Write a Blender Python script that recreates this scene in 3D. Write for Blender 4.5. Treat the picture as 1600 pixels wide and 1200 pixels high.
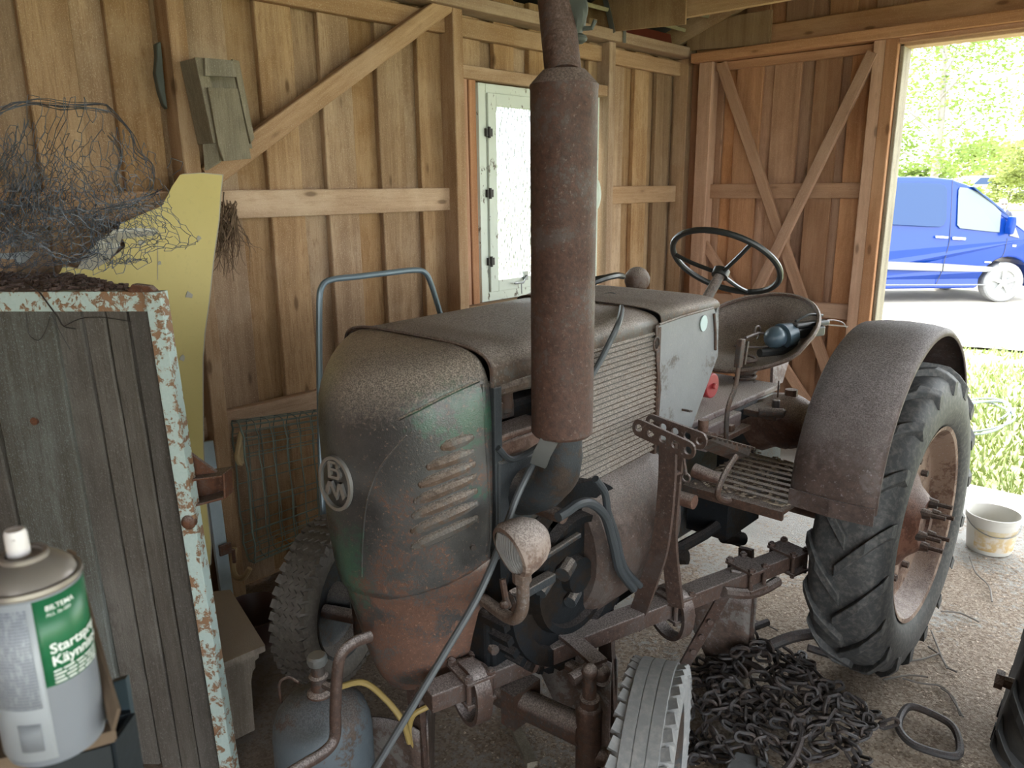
import bpy, bmesh, math, random
from math import sin, cos, pi, sqrt, radians
from mathutils import Vector, Matrix, noise
from mathutils.bvhtree import BVHTree
random.seed(7)
for o in list(bpy.data.objects): bpy.data.objects.remove(o)
S = bpy.context.scene
COL = S.collection
V = Vector

# ------------------------------------------------------------------ camera
FPX = 1202.0
R = Matrix(((0.73436123, 0.16068472, -0.65946494),
            (0.67868013, -0.18862428, 0.70979867),
            (-0.0103373, -0.96881438, -0.24757189)))      # columns: camera right, down, forward
CAM = V((0, 0, 1.75))
cd = bpy.data.cameras.new('camera'); cam = bpy.data.objects.new('camera', cd); COL.objects.link(cam)
M = Matrix((( R[0][0], -R[0][1], -R[0][2], CAM.x),
            ( R[1][0], -R[1][1], -R[1][2], CAM.y),
            ( R[2][0], -R[2][1], -R[2][2], CAM.z), (0, 0, 0, 1)))
cam.matrix_world = M
cd.sensor_width = 36.0; cd.lens = 36.0 * FPX / 1600.0; cd.clip_start = 0.05; cd.clip_end = 300
cd.dof.use_dof = True; cd.dof.focus_distance = 2.6; cd.dof.aperture_fstop = 9.5
S.camera = cam

# ------------------------------------------------------------------ sky, sun, exposure
W = bpy.data.worlds.new('sky'); S.world = W; W.use_nodes = True
wt = W.node_tree; wt.nodes.clear()
wo = wt.nodes.new('ShaderNodeOutputWorld'); bg = wt.nodes.new('ShaderNodeBackground')
bg.inputs[0].default_value = (0.90, 0.955, 1.0, 1); bg.inputs[1].default_value = 1.0
wt.links.new(bg.outputs[0], wo.inputs[0])
sd = bpy.data.lights.new('sun', 'SUN'); sun = bpy.data.objects.new('sun', sd); COL.objects.link(sun)
sd.energy = 1.5; sd.angle = radians(1.2); sd.color = (1.0, 0.95, 0.86)
SUNDIR = V((-0.62, 0.30, 0.86)).normalized()
sun.rotation_euler = SUNDIR.to_track_quat('Z', 'Y').to_euler(); sun.location = (-6, 9, 12)
S.view_settings.view_transform = 'Standard'; S.view_settings.look = 'None'
S.view_settings.exposure = 3.2; S.view_settings.gamma = 1.0; S.view_settings.use_curve_mapping = False

# ------------------------------------------------------------------ helpers
def px(p):   # direction of a point of the 1600x1200 photograph
    return R @ V((p[0] - 800, p[1] - 600, FPX))
def ax(p, x): d = px(p); return CAM + d * ((x - CAM.x) / d.x)     # the point at known world x
def ay(p, y): d = px(p); return CAM + d * ((y - CAM.y) / d.y)
def az(p, z): d = px(p); return CAM + d * ((z - CAM.z) / d.z)
def ad(p, depth): return CAM + px(p) * (depth / FPX)
def rnd(a, b): return random.uniform(a, b)

def basis(d, up=None):
    d = V(d).normalized()
    up = V(up) if up is not None else (V((0, 0, 1)) if abs(d.z) < 0.95 else V((1, 0, 0)))
    x = up.cross(d)
    if x.length < 1e-6: x = V((1, 0, 0)).cross(d)
    x.normalize(); y = d.cross(x)
    return x, y, d
def spline(pts, k=6, closed=False):
    pts = [V(p) for p in pts]; n = len(pts)
    if n < 3: return pts
    out = []
    rng = n if closed else n - 1
    for i in range(rng):
        p0 = pts[(i - 1) % n] if (closed or i > 0) else pts[0] * 2 - pts[1]
        p1 = pts[i]; p2 = pts[(i + 1) % n]
        p3 = pts[(i + 2) % n] if (closed or i + 2 < n) else p2 * 2 - p1
        for j in range(k):
            t = j / k
            out.append(0.5 * ((2 * p1) + (p2 - p0) * t + (2 * p0 - 5 * p1 + 4 * p2 - p3) * t * t + (3 * p1 - p0 - 3 * p2 + p3) * t ** 3))
    if not closed: out.append(pts[-1])
    return out

class MB:
    def __init__(s): s.v = []; s.f = []
    def add(s, vs, fs):
        b = len(s.v); s.v += [tuple(v) for v in vs]; s.f += [tuple(b + i for i in f) for f in fs]; return s
    def box(s, c, size, rot=None):
        c = V(c); hx, hy, hz = size[0] / 2, size[1] / 2, size[2] / 2
        vs = [V((x * hx, y * hy, z * hz)) for x in (-1, 1) for y in (-1, 1) for z in (-1, 1)]
        if rot is not None: vs = [rot @ v for v in vs]
        return s.add([c + v for v in vs], [(0, 1, 3, 2), (4, 6, 7, 5), (0, 4, 5, 1), (2, 3, 7, 6), (0, 2, 6, 4), (1, 5, 7, 3)])
    def bx(s, a, b):
        return s.box([(a[i] + b[i]) / 2 for i in range(3)], [abs(b[i] - a[i]) for i in range(3)])
    def bar(s, p0, p1, w, h, up=(0, 0, 1)):
        p0 = V(p0); p1 = V(p1); x, y, d = basis(p1 - p0, up)
        vs = [p + x * (i * w / 2) + y * (j * h / 2) for p in (p0, p1) for i, j in ((-1, -1), (1, -1), (1, 1), (-1, 1))]
        return s.add(vs, [(3, 2, 1, 0), (4, 5, 6, 7), (0, 1, 5, 4), (1, 2, 6, 5), (2, 3, 7, 6), (3, 0, 4, 7)])
    def strip(s, pts, w, h, up=(0, 0, 1), closed=False):       # flat bar swept along a path
        pts = [V(p) for p in pts]; n = len(pts); vs = []; fs = []
        for i, p in enumerate(pts):
            a = pts[i - 1] if (i > 0 or closed) else p; b = pts[(i + 1) % n] if (i < n - 1 or closed) else p
            x, y, d = basis(b - a, up)
            vs += [p + x * (q * w / 2) + y * (r * h / 2) for q, r in ((-1, -1), (1, -1), (1, 1), (-1, 1))]
        for i in range(n if closed else n - 1):
            j = (i + 1) % n
            for k in range(4): fs.append((4 * i + k, 4 * i + (k + 1) % 4, 4 * j + (k + 1) % 4, 4 * j + k))
        if not closed: fs += [(3, 2, 1, 0), tuple(4 * (n - 1) + k for k in range(4))]
        return s.add(vs, fs)
    def cyl(s, p0, p1, r0, r1=None, n=14, caps=True):
        if r1 is None: r1 = r0
        p0 = V(p0); p1 = V(p1); x, y, d = basis(p1 - p0)
        vs = []
        for p, r in ((p0, r0), (p1, r1)):
            vs += [p + (x * cos(2 * pi * i / n) + y * sin(2 * pi * i / n)) * r for i in range(n)]
        fs = [(i, (i + 1) % n, n + (i + 1) % n, n + i) for i in range(n)]
        if caps: fs += [tuple(reversed(range(n))), tuple(range(n, 2 * n))]
        return s.add(vs, fs)
    def tube(s, pts, r, n=7, closed=False, k=0):
        pts = spline(pts, k, closed) if k else [V(p) for p in pts]
        m = len(pts); vs = []; fs = []; prev = None
        for i, p in enumerate(pts):
            a = pts[i - 1] if (i > 0 or closed) else p; b = pts[(i + 1) % m] if (i < m - 1 or closed) else p
            d = (b - a)
            if d.length < 1e-9: d = V((0, 0, 1))
            d.normalize()
            if prev is None: x, y, _ = basis(d)
            else:
                x = prev - d * prev.dot(d)
                if x.length < 1e-5: x, y, _ = basis(d)
                x.normalize(); y = d.cross(x)
            prev = x
            rr = r[min(i * len(r) // m, len(r) - 1)] if isinstance(r, (list, tuple)) else r
            vs += [p + (x * cos(2 * pi * j / n) + y * sin(2 * pi * j / n)) * rr for j in range(n)]
        for i in range(m if closed else m - 1):
            q = (i + 1) % m
            fs += [(i * n + j, i * n + (j + 1) % n, q * n + (j + 1) % n, q * n + j) for j in range(n)]
        if not closed: fs += [tuple(reversed(range(n))), tuple((m - 1) * n + j for j in range(n))]
        return s.add(vs, fs)
    def lathe(s, prof, o=(0, 0, 0), axis=(0, 0, 1), n=24, a0=0, a1=2 * pi, closed_prof=False):
        o = V(o); x, y, d = basis(axis); full = abs(a1 - a0 - 2 * pi) < 1e-6
        m = n if full else n + 1; L = len(prof); vs = []; fs = []
        for i in range(m):
            a = a0 + (a1 - a0) * i / n; e = x * cos(a) + y * sin(a)
            vs += [o + e * r + d * h for r, h in prof]
        for i in range(n):
            j = (i + 1) % m
            for k in range(L if closed_prof else L - 1):
                k2 = (k + 1) % L
                fs.append((i * L + k, j * L + k, j * L + k2, i * L + k2))
        return s.add(vs, fs)
    def ball(s, c, r, sc=(1, 1, 1), n=14, m=9):
        c = V(c); vs = [c + V((0, 0, -r * sc[2]))]; fs = []
        for i in range(1, m):
            t = -pi / 2 + pi * i / m
            vs += [c + V((cos(t) * cos(2 * pi * j / n) * r * sc[0], cos(t) * sin(2 * pi * j / n) * r * sc[1], sin(t) * r * sc[2])) for j in range(n)]
        vs.append(c + V((0, 0, r * sc[2])))
        for j in range(n): fs.append((0, 1 + (j + 1) % n, 1 + j))
        for i in range(m - 2):
            for j in range(n): fs.append((1 + i * n + j, 1 + i * n + (j + 1) % n, 1 + (i + 1) * n + (j + 1) % n, 1 + (i + 1) * n + j))
        e = 1 + (m - 2) * n
        for j in range(n): fs.append((e + j, e + (j + 1) % n, len(vs) - 1))
        return s.add(vs, fs)
    def prism(s, poly, t):                                     # polygon extruded by vector t
        t = V(t); poly = [V(p) for p in poly]; n = len(poly)
        nr = V((0, 0, 0))
        for i in range(n): nr += poly[i].cross(poly[(i + 1) % n])
        if nr.dot(t) > 0: poly.reverse()
        vs = poly + [p + t for p in poly]
        return s.add(vs, [tuple(range(n)), tuple(reversed(range(n, 2 * n)))] + [(i, n + i, n + (i + 1) % n, (i + 1) % n) for i in range(n)])
    def grid(s, rows, closed=False):                           # rows of points -> quads
        n = len(rows[0]); vs = [p for r in rows for p in r]; fs = []
        for i in range(len(rows) - 1):
            for j in range(n if closed else n - 1):
                k = (j + 1) % n
                fs.append((i * n + j, i * n + k, (i + 1) * n + k, (i + 1) * n + j))
        return s.add(vs, fs)
    def mesh(s, name, mat, smooth=True, ang=35):
        m = bpy.data.meshes.new(name); m.from_pydata(s.v, [], s.f); m.update()
        if mat is not None: m.materials.append(mat)
        if smooth:
            m.polygons.foreach_set('use_smooth', [True] * len(m.polygons))
            m.set_sharp_from_angle(angle=radians(ang))
        return m
    def build(s, name, mat, parent=None, smooth=True, ang=35, bevel=0, solid=0, fix=False, sub=0):
        m = s.mesh(name, mat, smooth, ang)
        if fix:
            b = bmesh.new(); b.from_mesh(m); bmesh.ops.remove_doubles(b, verts=b.verts, dist=1e-5)
            bmesh.ops.recalc_face_normals(b, faces=b.faces); b.to_mesh(m); b.free()
            if smooth: m.set_sharp_from_angle(angle=radians(ang))
        o = bpy.data.objects.new(name, m); link(o, parent)
        if sub: q = o.modifiers.new('sub', 'SUBSURF'); q.levels = sub; q.render_levels = sub
        if solid: q = o.modifiers.new('thick', 'SOLIDIFY'); q.thickness = solid; q.offset = 0
        if bevel: q = o.modifiers.new('bevel', 'BEVEL'); q.width = bevel; q.segments = 2; q.limit_method = 'ANGLE'; q.angle_limit = radians(40)
        return o

def link(o, parent=None):
    COL.objects.link(o)
    if parent is not None:
        o.parent = parent; w = parent.get('_w')
        loc = V(w) if w is not None else V((0, 0, 0))
        o.matrix_parent_inverse = Matrix.Translation(-loc)
        pass
    return o
def tag(o, label, cat, group=None, kind=None):
    o['label'] = label; o['category'] = cat
    if group: o['group'] = group
    if kind: o['kind'] = kind
    return o
def thing(name, label, cat, loc=(0, 0, 0), group=None):
    o = bpy.data.objects.new(name, None); COL.objects.link(o); o.location = loc; o['_w'] = V(loc)
    o.empty_display_size = 0.1
    return tag(o, label, cat, group)
def struct(name, loc=(0, 0, 0)):
    o = bpy.data.objects.new(name, None); COL.objects.link(o); o.location = loc; o['_w'] = V(loc); o['kind'] = 'structure'
    return o
_unit = {}
def plank(name, p0, p1, w, t, mat, parent, nrm=(1, 0, 0), wob=0.0, seg=1):
    """board from p0 to p1; w across, t thick along nrm; grain runs along local Z"""
    p0 = V(p0); p1 = V(p1); d = (p1 - p0); L = d.length; d.normalize()
    n = V(nrm); n = (n - d * n.dot(d)).normalized(); u = n.cross(d)
    c = min(0.004, t * 0.2); hw, ht = w / 2, t / 2
    prof = [(-hw, -ht), (hw, -ht), (hw, ht - c), (hw - c, ht), (-hw + c, ht), (-hw, ht - c)]
    mb = MB(); vs = []; fs = []; K = len(prof)
    for i in range(seg + 1):
        z = L * i / seg; e0 = rnd(-wob, wob); e1 = rnd(-wob, wob)
        for a, b in prof: vs.append(V((a + (e1 if a > 0 else e0), b, z)))
    for i in range(seg):
        for k in range(K): fs.append((i * K + k, i * K + (k + 1) % K, (i + 1) * K + (k + 1) % K, (i + 1) * K + k))
    fs += [tuple(reversed(range(K))), tuple(seg * K + k for k in range(K))]
    mb.add(vs, fs); m = mb.mesh(name, mat, False)
    o = bpy.data.objects.new(name, m); COL.objects.link(o)
    mw = Matrix(((u.x, n.x, d.x, p0.x), (u.y, n.y, d.y, p0.y), (u.z, n.z, d.z, p0.z), (0, 0, 0, 1)))
    if parent is not None:
        o.parent = parent; loc = V(parent.get('_w', (0, 0, 0))); mw = Matrix.Translation(-loc) @ mw
    o.matrix_basis = mw
    return o

# ------------------------------------------------------------------ materials
def newmat(name):
    m = bpy.data.materials.new(name); m.use_nodes = True; nt = m.node_tree
    return m, nt, nt.nodes['Principled BSDF']
class N:
    def __init__(s, nt): s.nt = nt
    def node(s, t, **kw):
        n = s.nt.nodes.new(t)
        for k, v in kw.items(): setattr(n, k, v)
        return n
    def set(s, sock, v):
        if hasattr(v, 'is_linked') or isinstance(v, bpy.types.NodeSocket): s.nt.links.new(v, sock)
        elif isinstance(v, (tuple, list)) and len(v) == 3 and sock.type == 'RGBA': sock.default_value = (*v, 1)
        else: sock.default_value = v
    def coord(s, out='Object'): return s.node('ShaderNodeTexCoord').outputs[out]
    def noise(s, vec, scale, detail=4, rough=0.55, dist=0.0):
        n = s.node('ShaderNodeTexNoise'); s.set(n.inputs['Vector'], vec); n.inputs['Scale'].default_value = scale
        n.inputs['Detail'].default_value = detail; n.inputs['Roughness'].default_value = rough; n.inputs['Distortion'].default_value = dist
        return n.outputs[0]
    def voro(s, vec, scale, out='Distance'):
        n = s.node('ShaderNodeTexVoronoi'); s.set(n.inputs['Vector'], vec); n.inputs['Scale'].default_value = scale
        return n.outputs[out]
    def ramp(s, fac, a, b, va=0.0, vb=1.0):
        n = s.node('ShaderNodeMapRange'); n.clamp = True; s.set(n.inputs[0], fac)
        for i, v in ((1, a), (2, b), (3, va), (4, vb)): s.set(n.inputs[i], v)
        return n.outputs[0]
    def math(s, op, a, b=0.0):
        n = s.node('ShaderNodeMath', operation=op); s.set(n.inputs[0], a); s.set(n.inputs[1], b); return n.outputs[0]
    def mix(s, fac, a, b, mode='MIX'):
        n = s.node('ShaderNodeMix', data_type='RGBA', blend_type=mode); s.set(n.inputs[0], fac); s.set(n.inputs[6], a); s.set(n.inputs[7], b)
        return n.outputs[2]
    def mapping(s, vec, scale=(1, 1, 1), loc=(0, 0, 0)):
        n = s.node('ShaderNodeMapping'); s.set(n.inputs[0], vec); s.set(n.inputs[1], loc); s.set(n.inputs[3], scale); return n.outputs[0]
    def up(s):
        g = s.node('ShaderNodeNewGeometry'); sp = s.node('ShaderNodeSeparateXYZ'); s.nt.links.new(g.outputs['Normal'], sp.inputs[0]); return sp.outputs[2]
    def bump(s, h, strength, dist=0.01):
        b = s.node('ShaderNodeBump'); s.set(b.inputs['Height'], h); b.inputs['Strength'].default_value = strength; b.inputs['Distance'].default_value = dist
        return b.outputs[0]
    def rand(s): return s.node('ShaderNodeObjectInfo').outputs['Random']

def wood(name, base, dark, light, vary=0.3, knots=0.8, rough=0.85, grain=1.0, dustc=None):
    m, nt, b = newmat(name); q = N(nt)
    r = q.rand(); co = q.coord()
    off = q.node('ShaderNodeCombineXYZ'); q.set(off.inputs[0], q.math('MULTIPLY', r, 37.0)); q.set(off.inputs[1], q.math('MULTIPLY', r, 91.0)); q.set(off.inputs[2], q.math('MULTIPLY', r, 53.0))
    ad_ = q.node('ShaderNodeVectorMath', operation='ADD'); q.set(ad_.inputs[0], co); q.set(ad_.inputs[1], off.outputs[0]); co = ad_.outputs[0]
    n1 = q.noise(q.mapping(co, (16, 16, 0.9)), 1.0, 5, 0.6, 0.6)
    n2 = q.noise(q.mapping(co, (160, 160, 9)), 1.0, 3, 0.6)
    n3 = q.noise(q.mapping(co, (260, 260, 190)), 1.0, 2, 0.7)
    n4 = q.noise(co, 2.2, 3, 0.6)
    c = q.mix(q.ramp(n1, 0.32, 0.68), dark, base)
    c = q.mix(q.ramp(n2, 0.50, 0.68, 0, 0.7 * grain), c, dark)
    c = q.mix(q.ramp(n4, 0.5, 0.75, 0, 0.5), c, light)
    c = q.mix(q.ramp(n3, 0.55, 0.70, 0, 0.6), c, light)
    c = q.mix(q.ramp(q.noise(q.mapping(co, (48, 48, 15)), 1.0, 5, 0.78), 0.52, 0.70, 0, 0.75 * grain), c, dark)
    kv = q.voro(q.mapping(co, (7.5, 3.0, 2.6)), 1.0)
    c = q.mix(q.ramp(kv, 0.055, 0.105, knots, 0.0), c, tuple(x * 0.35 for x in dark))
    c = q.mix(q.ramp(kv, 0.10, 0.2, 0.3 * knots, 0.0), c, dark)
    hs = q.node('ShaderNodeHueSaturation'); q.set(hs.inputs['Color'], c)
    q.set(hs.inputs['Value'], q.ramp(r, 0, 1, 1 - vary, 1 + vary)); q.set(hs.inputs['Saturation'], q.ramp(q.math('FRACT', q.math('MULTIPLY', r, 7.3)), 0, 1, 0.85, 1.1))
    c = hs.outputs[0]
    if dustc: c = q.mix(q.ramp(q.up(), 0.5, 0.9, 0, 0.85), c, dustc)
    q.set(b.inputs['Base Color'], c); b.inputs['Roughness'].default_value = rough; b.inputs['Specular IOR Level'].default_value = 0.25
    q.set(b.inputs['Normal'], q.bump(q.math('ADD', n2, q.math('MULTIPLY', n3, 0.8)), 0.55, 0.004))
    return m

def plain(name, col, rough=0.6, metal=0.0, bump=0, bscale=60, var=0.25, emit=None):
    m, nt, b = newmat(name); q = N(nt); co = q.coord()
    n = q.noise(co, 9, 5, 0.6)
    q.set(b.inputs['Base Color'], q.mix(n, tuple(c * (1 - var) for c in col), tuple(min(1, c * (1 + var)) for c in col)))
    b.inputs['Roughness'].default_value = rough; b.inputs['Metallic'].default_value = metal
    if bump: q.set(b.inputs['Normal'], q.bump(q.noise(co, bscale, 4), bump, 0.004))
    return m

def rusty(name, paint, rust=(0.13, 0.05, 0.028), amount=0.5, dust=0.8, dustc=(0.25, 0.19, 0.14), paint2=None, rough=0.62, spk=0.5, scale=6.0, pits=0.35, sat_top=0.6, spec=0.4):
    """old paint over rust, with dust lying on whatever faces up"""
    dustc = (dustc[0], dustc[1] * 1.05, dustc[2] * 1.18)
    m, nt, b = newmat(name); q = N(nt); co = q.coord()
    n1 = q.noise(co, scale, 6, 0.65, 0.3); n2 = q.noise(co, scale * 9, 4, 0.7); n3 = q.noise(co, 260, 2, 0.6); n5 = q.noise(co, 105, 3, 0.75)
    p = paint
    if paint2 is not None: p = q.mix(q.ramp(q.noise(co, 2.6, 4, 0.6), 0.52, 0.62), paint, paint2)
    rs = q.mix(q.ramp(n2, 0.35, 0.7), tuple(c * 0.45 for c in rust), rust)
    edge = q.math('ADD', n1, q.math('MULTIPLY', q.math('SUBTRACT', n2, 0.5), 0.5))
    c = q.mix(q.ramp(edge, 0.62 - amount * 0.4, 0.70 - amount * 0.4), p, rs)
    c = q.mix(q.ramp(n5, 0.6, 0.72, 0, spk), c, dustc)
    dn = q.math('ADD', q.up(), q.math('MULTIPLY', q.math('SUBTRACT', n2, 0.5), 0.5))
    dd = q.mix(q.ramp(n3, 0.4, 0.62), tuple(x * sat_top for x in dustc), tuple(x * 1.45 for x in dustc))
    c = q.mix(q.ramp(dn, 0.25, 0.85, 0, dust), c, dd)
    q.set(b.inputs['Base Color'], c)
    q.set(b.inputs['Roughness'], q.ramp(edge, 0.3, 0.8, rough - 0.12, rough + 0.25))
    b.inputs['Specular IOR Level'].default_value = spec
    q.set(b.inputs['Normal'], q.bump(q.math('ADD', n5, n3), pits, 0.003))
    return m
# ------------------------------------------------------------------ material set
WOODL = wood('pine_left', (0.43, 0.275, 0.150), (0.24, 0.135, 0.065), (0.58, 0.43, 0.28), 0.20)
WOODB = wood('pine_back', (0.43, 0.228, 0.130), (0.26, 0.125, 0.064), (0.53, 0.315, 0.195), 0.20, grain=0.7)
WOODF = wood('pine_frame', (0.45, 0.30, 0.185), (0.28, 0.165, 0.09), (0.58, 0.44, 0.31), 0.15, grain=0.7)
WOODFB = wood('pine_frame_back', (0.46, 0.255, 0.152), (0.29, 0.147, 0.08), (0.55, 0.345, 0.225), 0.14, grain=0.6)
PLY = wood('plywood_grey', (0.36, 0.245, 0.15), (0.23, 0.14, 0.08), (0.46, 0.34, 0.22), 0.1, knots=0.0, grain=0.8)
ROOFW = wood('roof_boards', (0.36, 0.33, 0.18), (0.22, 0.18, 0.09), (0.47, 0.44, 0.28), 0.3, knots=0.2)
GREYW = wood('weathered_grey', (0.27, 0.235, 0.17), (0.15, 0.125, 0.085), (0.36, 0.325, 0.25), 0.12, knots=0.2)
WHITEP = plain('white_paint', (0.62, 0.66, 0.58), 0.6, bump=0.2, var=0.12)
DARKIRON = plain('dark_iron', (0.035, 0.03, 0.028), 0.55, 0.3, bump=0.3)
STEEL = plain('grey_steel', (0.25, 0.26, 0.26), 0.4, 0.7)

# flaking window paint over grey wood
m, nt, b = newmat('flaked_paint'); q = N(nt); co = q.coord()
fl = q.noise(q.mapping(co, (1, 1, 0.45)), 28, 5, 0.7)
q.set(b.inputs['Base Color'], q.mix(q.ramp(fl, 0.60, 0.64), q.mix(q.noise(co, 5), (0.50, 0.56, 0.50), (0.64, 0.68, 0.60)), (0.13, 0.11, 0.08)))
q.set(b.inputs['Normal'], q.bump(q.ramp(fl, 0.60, 0.64, 1, 0), 0.5, 0.003)); b.inputs['Roughness'].default_value = 0.55
FLAKED = m
# obscured pebble glass
m, nt, b = newmat('pebble_glass'); q = N(nt); co = q.coord()
q.set(b.inputs['Base Color'], q.mix(q.ramp(q.voro(q.mapping(co, (1, 1, 0.55)), 75), 0.25, 0.6), (0.93, 0.97, 0.97), (0.55, 0.60, 0.60))); b.inputs['Transmission Weight'].default_value = 1.0; b.inputs['IOR'].default_value = 1.2
b.inputs['Roughness'].default_value = 0.22
q.set(b.inputs['Normal'], q.bump(q.voro(q.mapping(co, (1, 1, 0.6)), 62), 1.0, 0.02))
GLASSW = m

# ------------------------------------------------------------------ floor and outdoors
m, nt, b = newmat('concrete_with_sawdust'); q = N(nt); co = q.coord()
n1 = q.noise(co, 2.2, 5, 0.6); n2 = q.noise(co, 38, 4, 0.75); n3 = q.noise(co, 240, 3, 0.7); v1 = q.voro(co, 120, 'Color')
conc = q.mix(q.noise(co, 6, 4), (0.36, 0.35, 0.32), (0.50, 0.49, 0.46))
vv = q.node('ShaderNodeSeparateColor'); q.nt.links.new(v1, vv.inputs[0])
saw = q.mix(vv.outputs[0], (0.20, 0.14, 0.095), (0.47, 0.38, 0.29))
sx = q.node('ShaderNodeSeparateXYZ'); q.nt.links.new(co, sx.inputs[0])
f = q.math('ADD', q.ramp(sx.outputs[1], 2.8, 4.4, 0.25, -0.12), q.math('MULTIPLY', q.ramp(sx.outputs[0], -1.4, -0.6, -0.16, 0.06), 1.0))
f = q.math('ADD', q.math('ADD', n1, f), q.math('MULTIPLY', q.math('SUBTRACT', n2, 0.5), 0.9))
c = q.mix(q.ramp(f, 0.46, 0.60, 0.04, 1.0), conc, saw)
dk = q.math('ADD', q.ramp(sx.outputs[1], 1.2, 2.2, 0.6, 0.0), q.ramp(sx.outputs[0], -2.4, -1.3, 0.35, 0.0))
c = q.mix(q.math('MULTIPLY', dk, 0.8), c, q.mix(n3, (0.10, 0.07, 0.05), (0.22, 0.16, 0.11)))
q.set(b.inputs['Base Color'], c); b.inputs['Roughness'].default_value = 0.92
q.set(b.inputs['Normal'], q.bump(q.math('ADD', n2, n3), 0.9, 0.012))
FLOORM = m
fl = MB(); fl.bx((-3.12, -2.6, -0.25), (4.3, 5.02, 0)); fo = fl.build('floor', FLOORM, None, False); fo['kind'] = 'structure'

def gz(y): return -0.03 - 0.021 * (min(max(y, 5.0), 12.6) - 5.0)
LAWNM = plain('lawn_soil', (0.24, 0.25, 0.12), 0.95, bump=0.6, var=0.3)
GRAVEL = plain('pale_gravel', (0.44, 0.40, 0.33), 0.95, bump=0.8, bscale=40, var=0.1)
MEAD = plain('dry_meadow', (0.30, 0.34, 0.10), 0.95, bump=0.5, var=0.3)
def land(name, x0, x1, ys, mat, zf):
    mb = MB(); mb.grid([[V((x, y, zf(x, y))) for x in [x0 + (x1 - x0) * i / 24 for i in range(25)]] for y in ys])
    mb.f = [tuple(f) for f in mb.f]
    o = mb.build(name, mat, None, True, fix=False); o['kind'] = 'structure'; return o
def edge(x): return 10.2 + 0.35 * (x + 2.0) * 0.9 + 0.12 * sin(x * 3)
land('ground', -60, 60, [-40, -20, -5, 0, 5, 6, 7, 8, 9, 10, 11, 12, 13], LAWNM, lambda x, y: gz(y) - 0.02 if not (-3.2 < x < 4.4 and y < 5.05) else gz(y) - 0.05)
g = MB(); g.grid([[V((x, edge(max(min(x, 6), -8)) + (24 - edge(max(min(x, 6), -8))) * t, 0)) for x in [-30 + i for i in range(61)]] for t in [i / 14 for i in range(15)]])
g.v = [(x, y, gz(y) + 0.012) for x, y, z in g.v]
go = g.build('trim_1', GRAVEL, None); go.name = 'gravel_yard'; go['kind'] = 'structure'
land('meadow', -80, 80, [23.5, 26, 30, 36, 44, 60, 90], MEAD, lambda x, y: gz(y) + max(0, y - 24) * 0.035)

# grass blades on the lawn just outside the door
m, nt, b = newmat('grass_blades'); q = N(nt)
q.set(b.inputs['Base Color'], q.mix(q.noise(q.coord(), 3.0, 4), (0.17, 0.25, 0.07), (0.31, 0.35, 0.14))); b.inputs['Roughness'].default_value = 0.6
GRASSM = m
rg = random.Random(3); gm = MB()
for i in range(13000):
    y = 5.1 + 5.9 * rg.random() ** 1.3; x = rg.uniform(-2.6, 1.6) if y < 8 else rg.uniform(-3.2, 1.4)
    if y > edge(x) + rg.uniform(-0.3, 0.25): continue
    if noise.noise(V((x * 1.3, y * 1.3, 0))) > 0.28 and rg.random() < 0.75: continue
    h = rg.uniform(0.03, 0.085); a = rg.uniform(0, 6.28); w = 0.006 + 0.0009 * y; l = V((rg.uniform(-1, 1), rg.uniform(-1, 1), 0)) * h * 0.6
    p = V((x, y, gz(y) - 0.02)); s_ = V((cos(a), sin(a), 0)) * w
    gm.add([p - s_, p + s_, p + l + V((0, 0, h))], [(0, 1, 2)])
tag(gm.build('lawn_grass', GRASSM, None, False), 'short spring grass on the lawn outside the doorway', 'grass', kind='stuff')

# ------------------------------------------------------------------ left wall
wl = struct('wall_left', (-3.03, 2, 0))
def boards_left(ys, z0, z1, w, x, t=0.030):
    for y in ys:
        plank('board', (x, y, z0 + rnd(-0.005, 0.005)), (x, y, z1), w, t, WOODL, wl, (1, 0, 0), wob=0.003, seg=6)
fs_ = [-2.3, -2.01, -1.72, -1.43, -1.14, -0.85, -0.56, -0.27, 0.02, 0.31, 0.61, 0.906, 1.18, 1.46, 1.76, 2.05, 2.35, 2.61]
for y in fs_: boards_left([y + 0.085], 0.03, 2.72, rnd(0.155, 0.185), -3.035)
for y in fs_: boards_left([y + 0.23], 0.03, 2.72, 0.205, -3.068)
for y in (2.88, 3.14, 3.42, 3.70, 3.96):
    boards_left([y + 0.07], 2.27, 2.72, 0.155, -3.03); boards_left([y + 0.07], 0.03, 1.12, 0.155, -3.03)
    boards_left([y + 0.20], 2.27, 2.72, 0.205, -3.068); boards_left([y + 0.20], 0.03, 1.12, 0.205, -3.068)
for y in (4.17, 4.455, 4.715, 4.965):
    boards_left([y + 0.075], 0.03, 2.72, 0.165, -3.03); boards_left([y + 0.205], 0.03, 2.72, 0.205, -3.068)
STY = [(-1.45, 0.065), (0.0, 0.065), (1.393, 0.066), (2.787, 0.068), (4.065, 0.065), (4.975, 0.07)]
for y, w in STY:
    plank('stud', (-2.97, y, 0.0), (-2.97, y, 2.585), w, 0.10, WOODF, wl, (1, 0, 0))
for i in range(len(STY) - 1):
    a = STY[i][0] + STY[i][1] / 2; c_ = STY[i + 1][0] - STY[i + 1][1] / 2
    plank('rail', (-2.998, a, 0.795), (-2.998, c_, 0.795), 0.118, 0.04, WOODF, wl, (1, 0, 0))
    if i != 3: plank('rail', (-2.998, a, 1.695), (-2.998, c_, 1.695), 0.112, 0.04, WOODF, wl, (1, 0, 0))
    plank('rail', (-2.998, a, 2.525), (-2.998, c_, 2.525), 0.09, 0.04, WOODF, wl, (1, 0, 0))
plank('wall_plate', (-2.955, -2.5, 2.618), (-2.955, 5.04, 2.618), 0.062, 0.13, WOODF, wl, (1, 0, 0))
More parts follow.
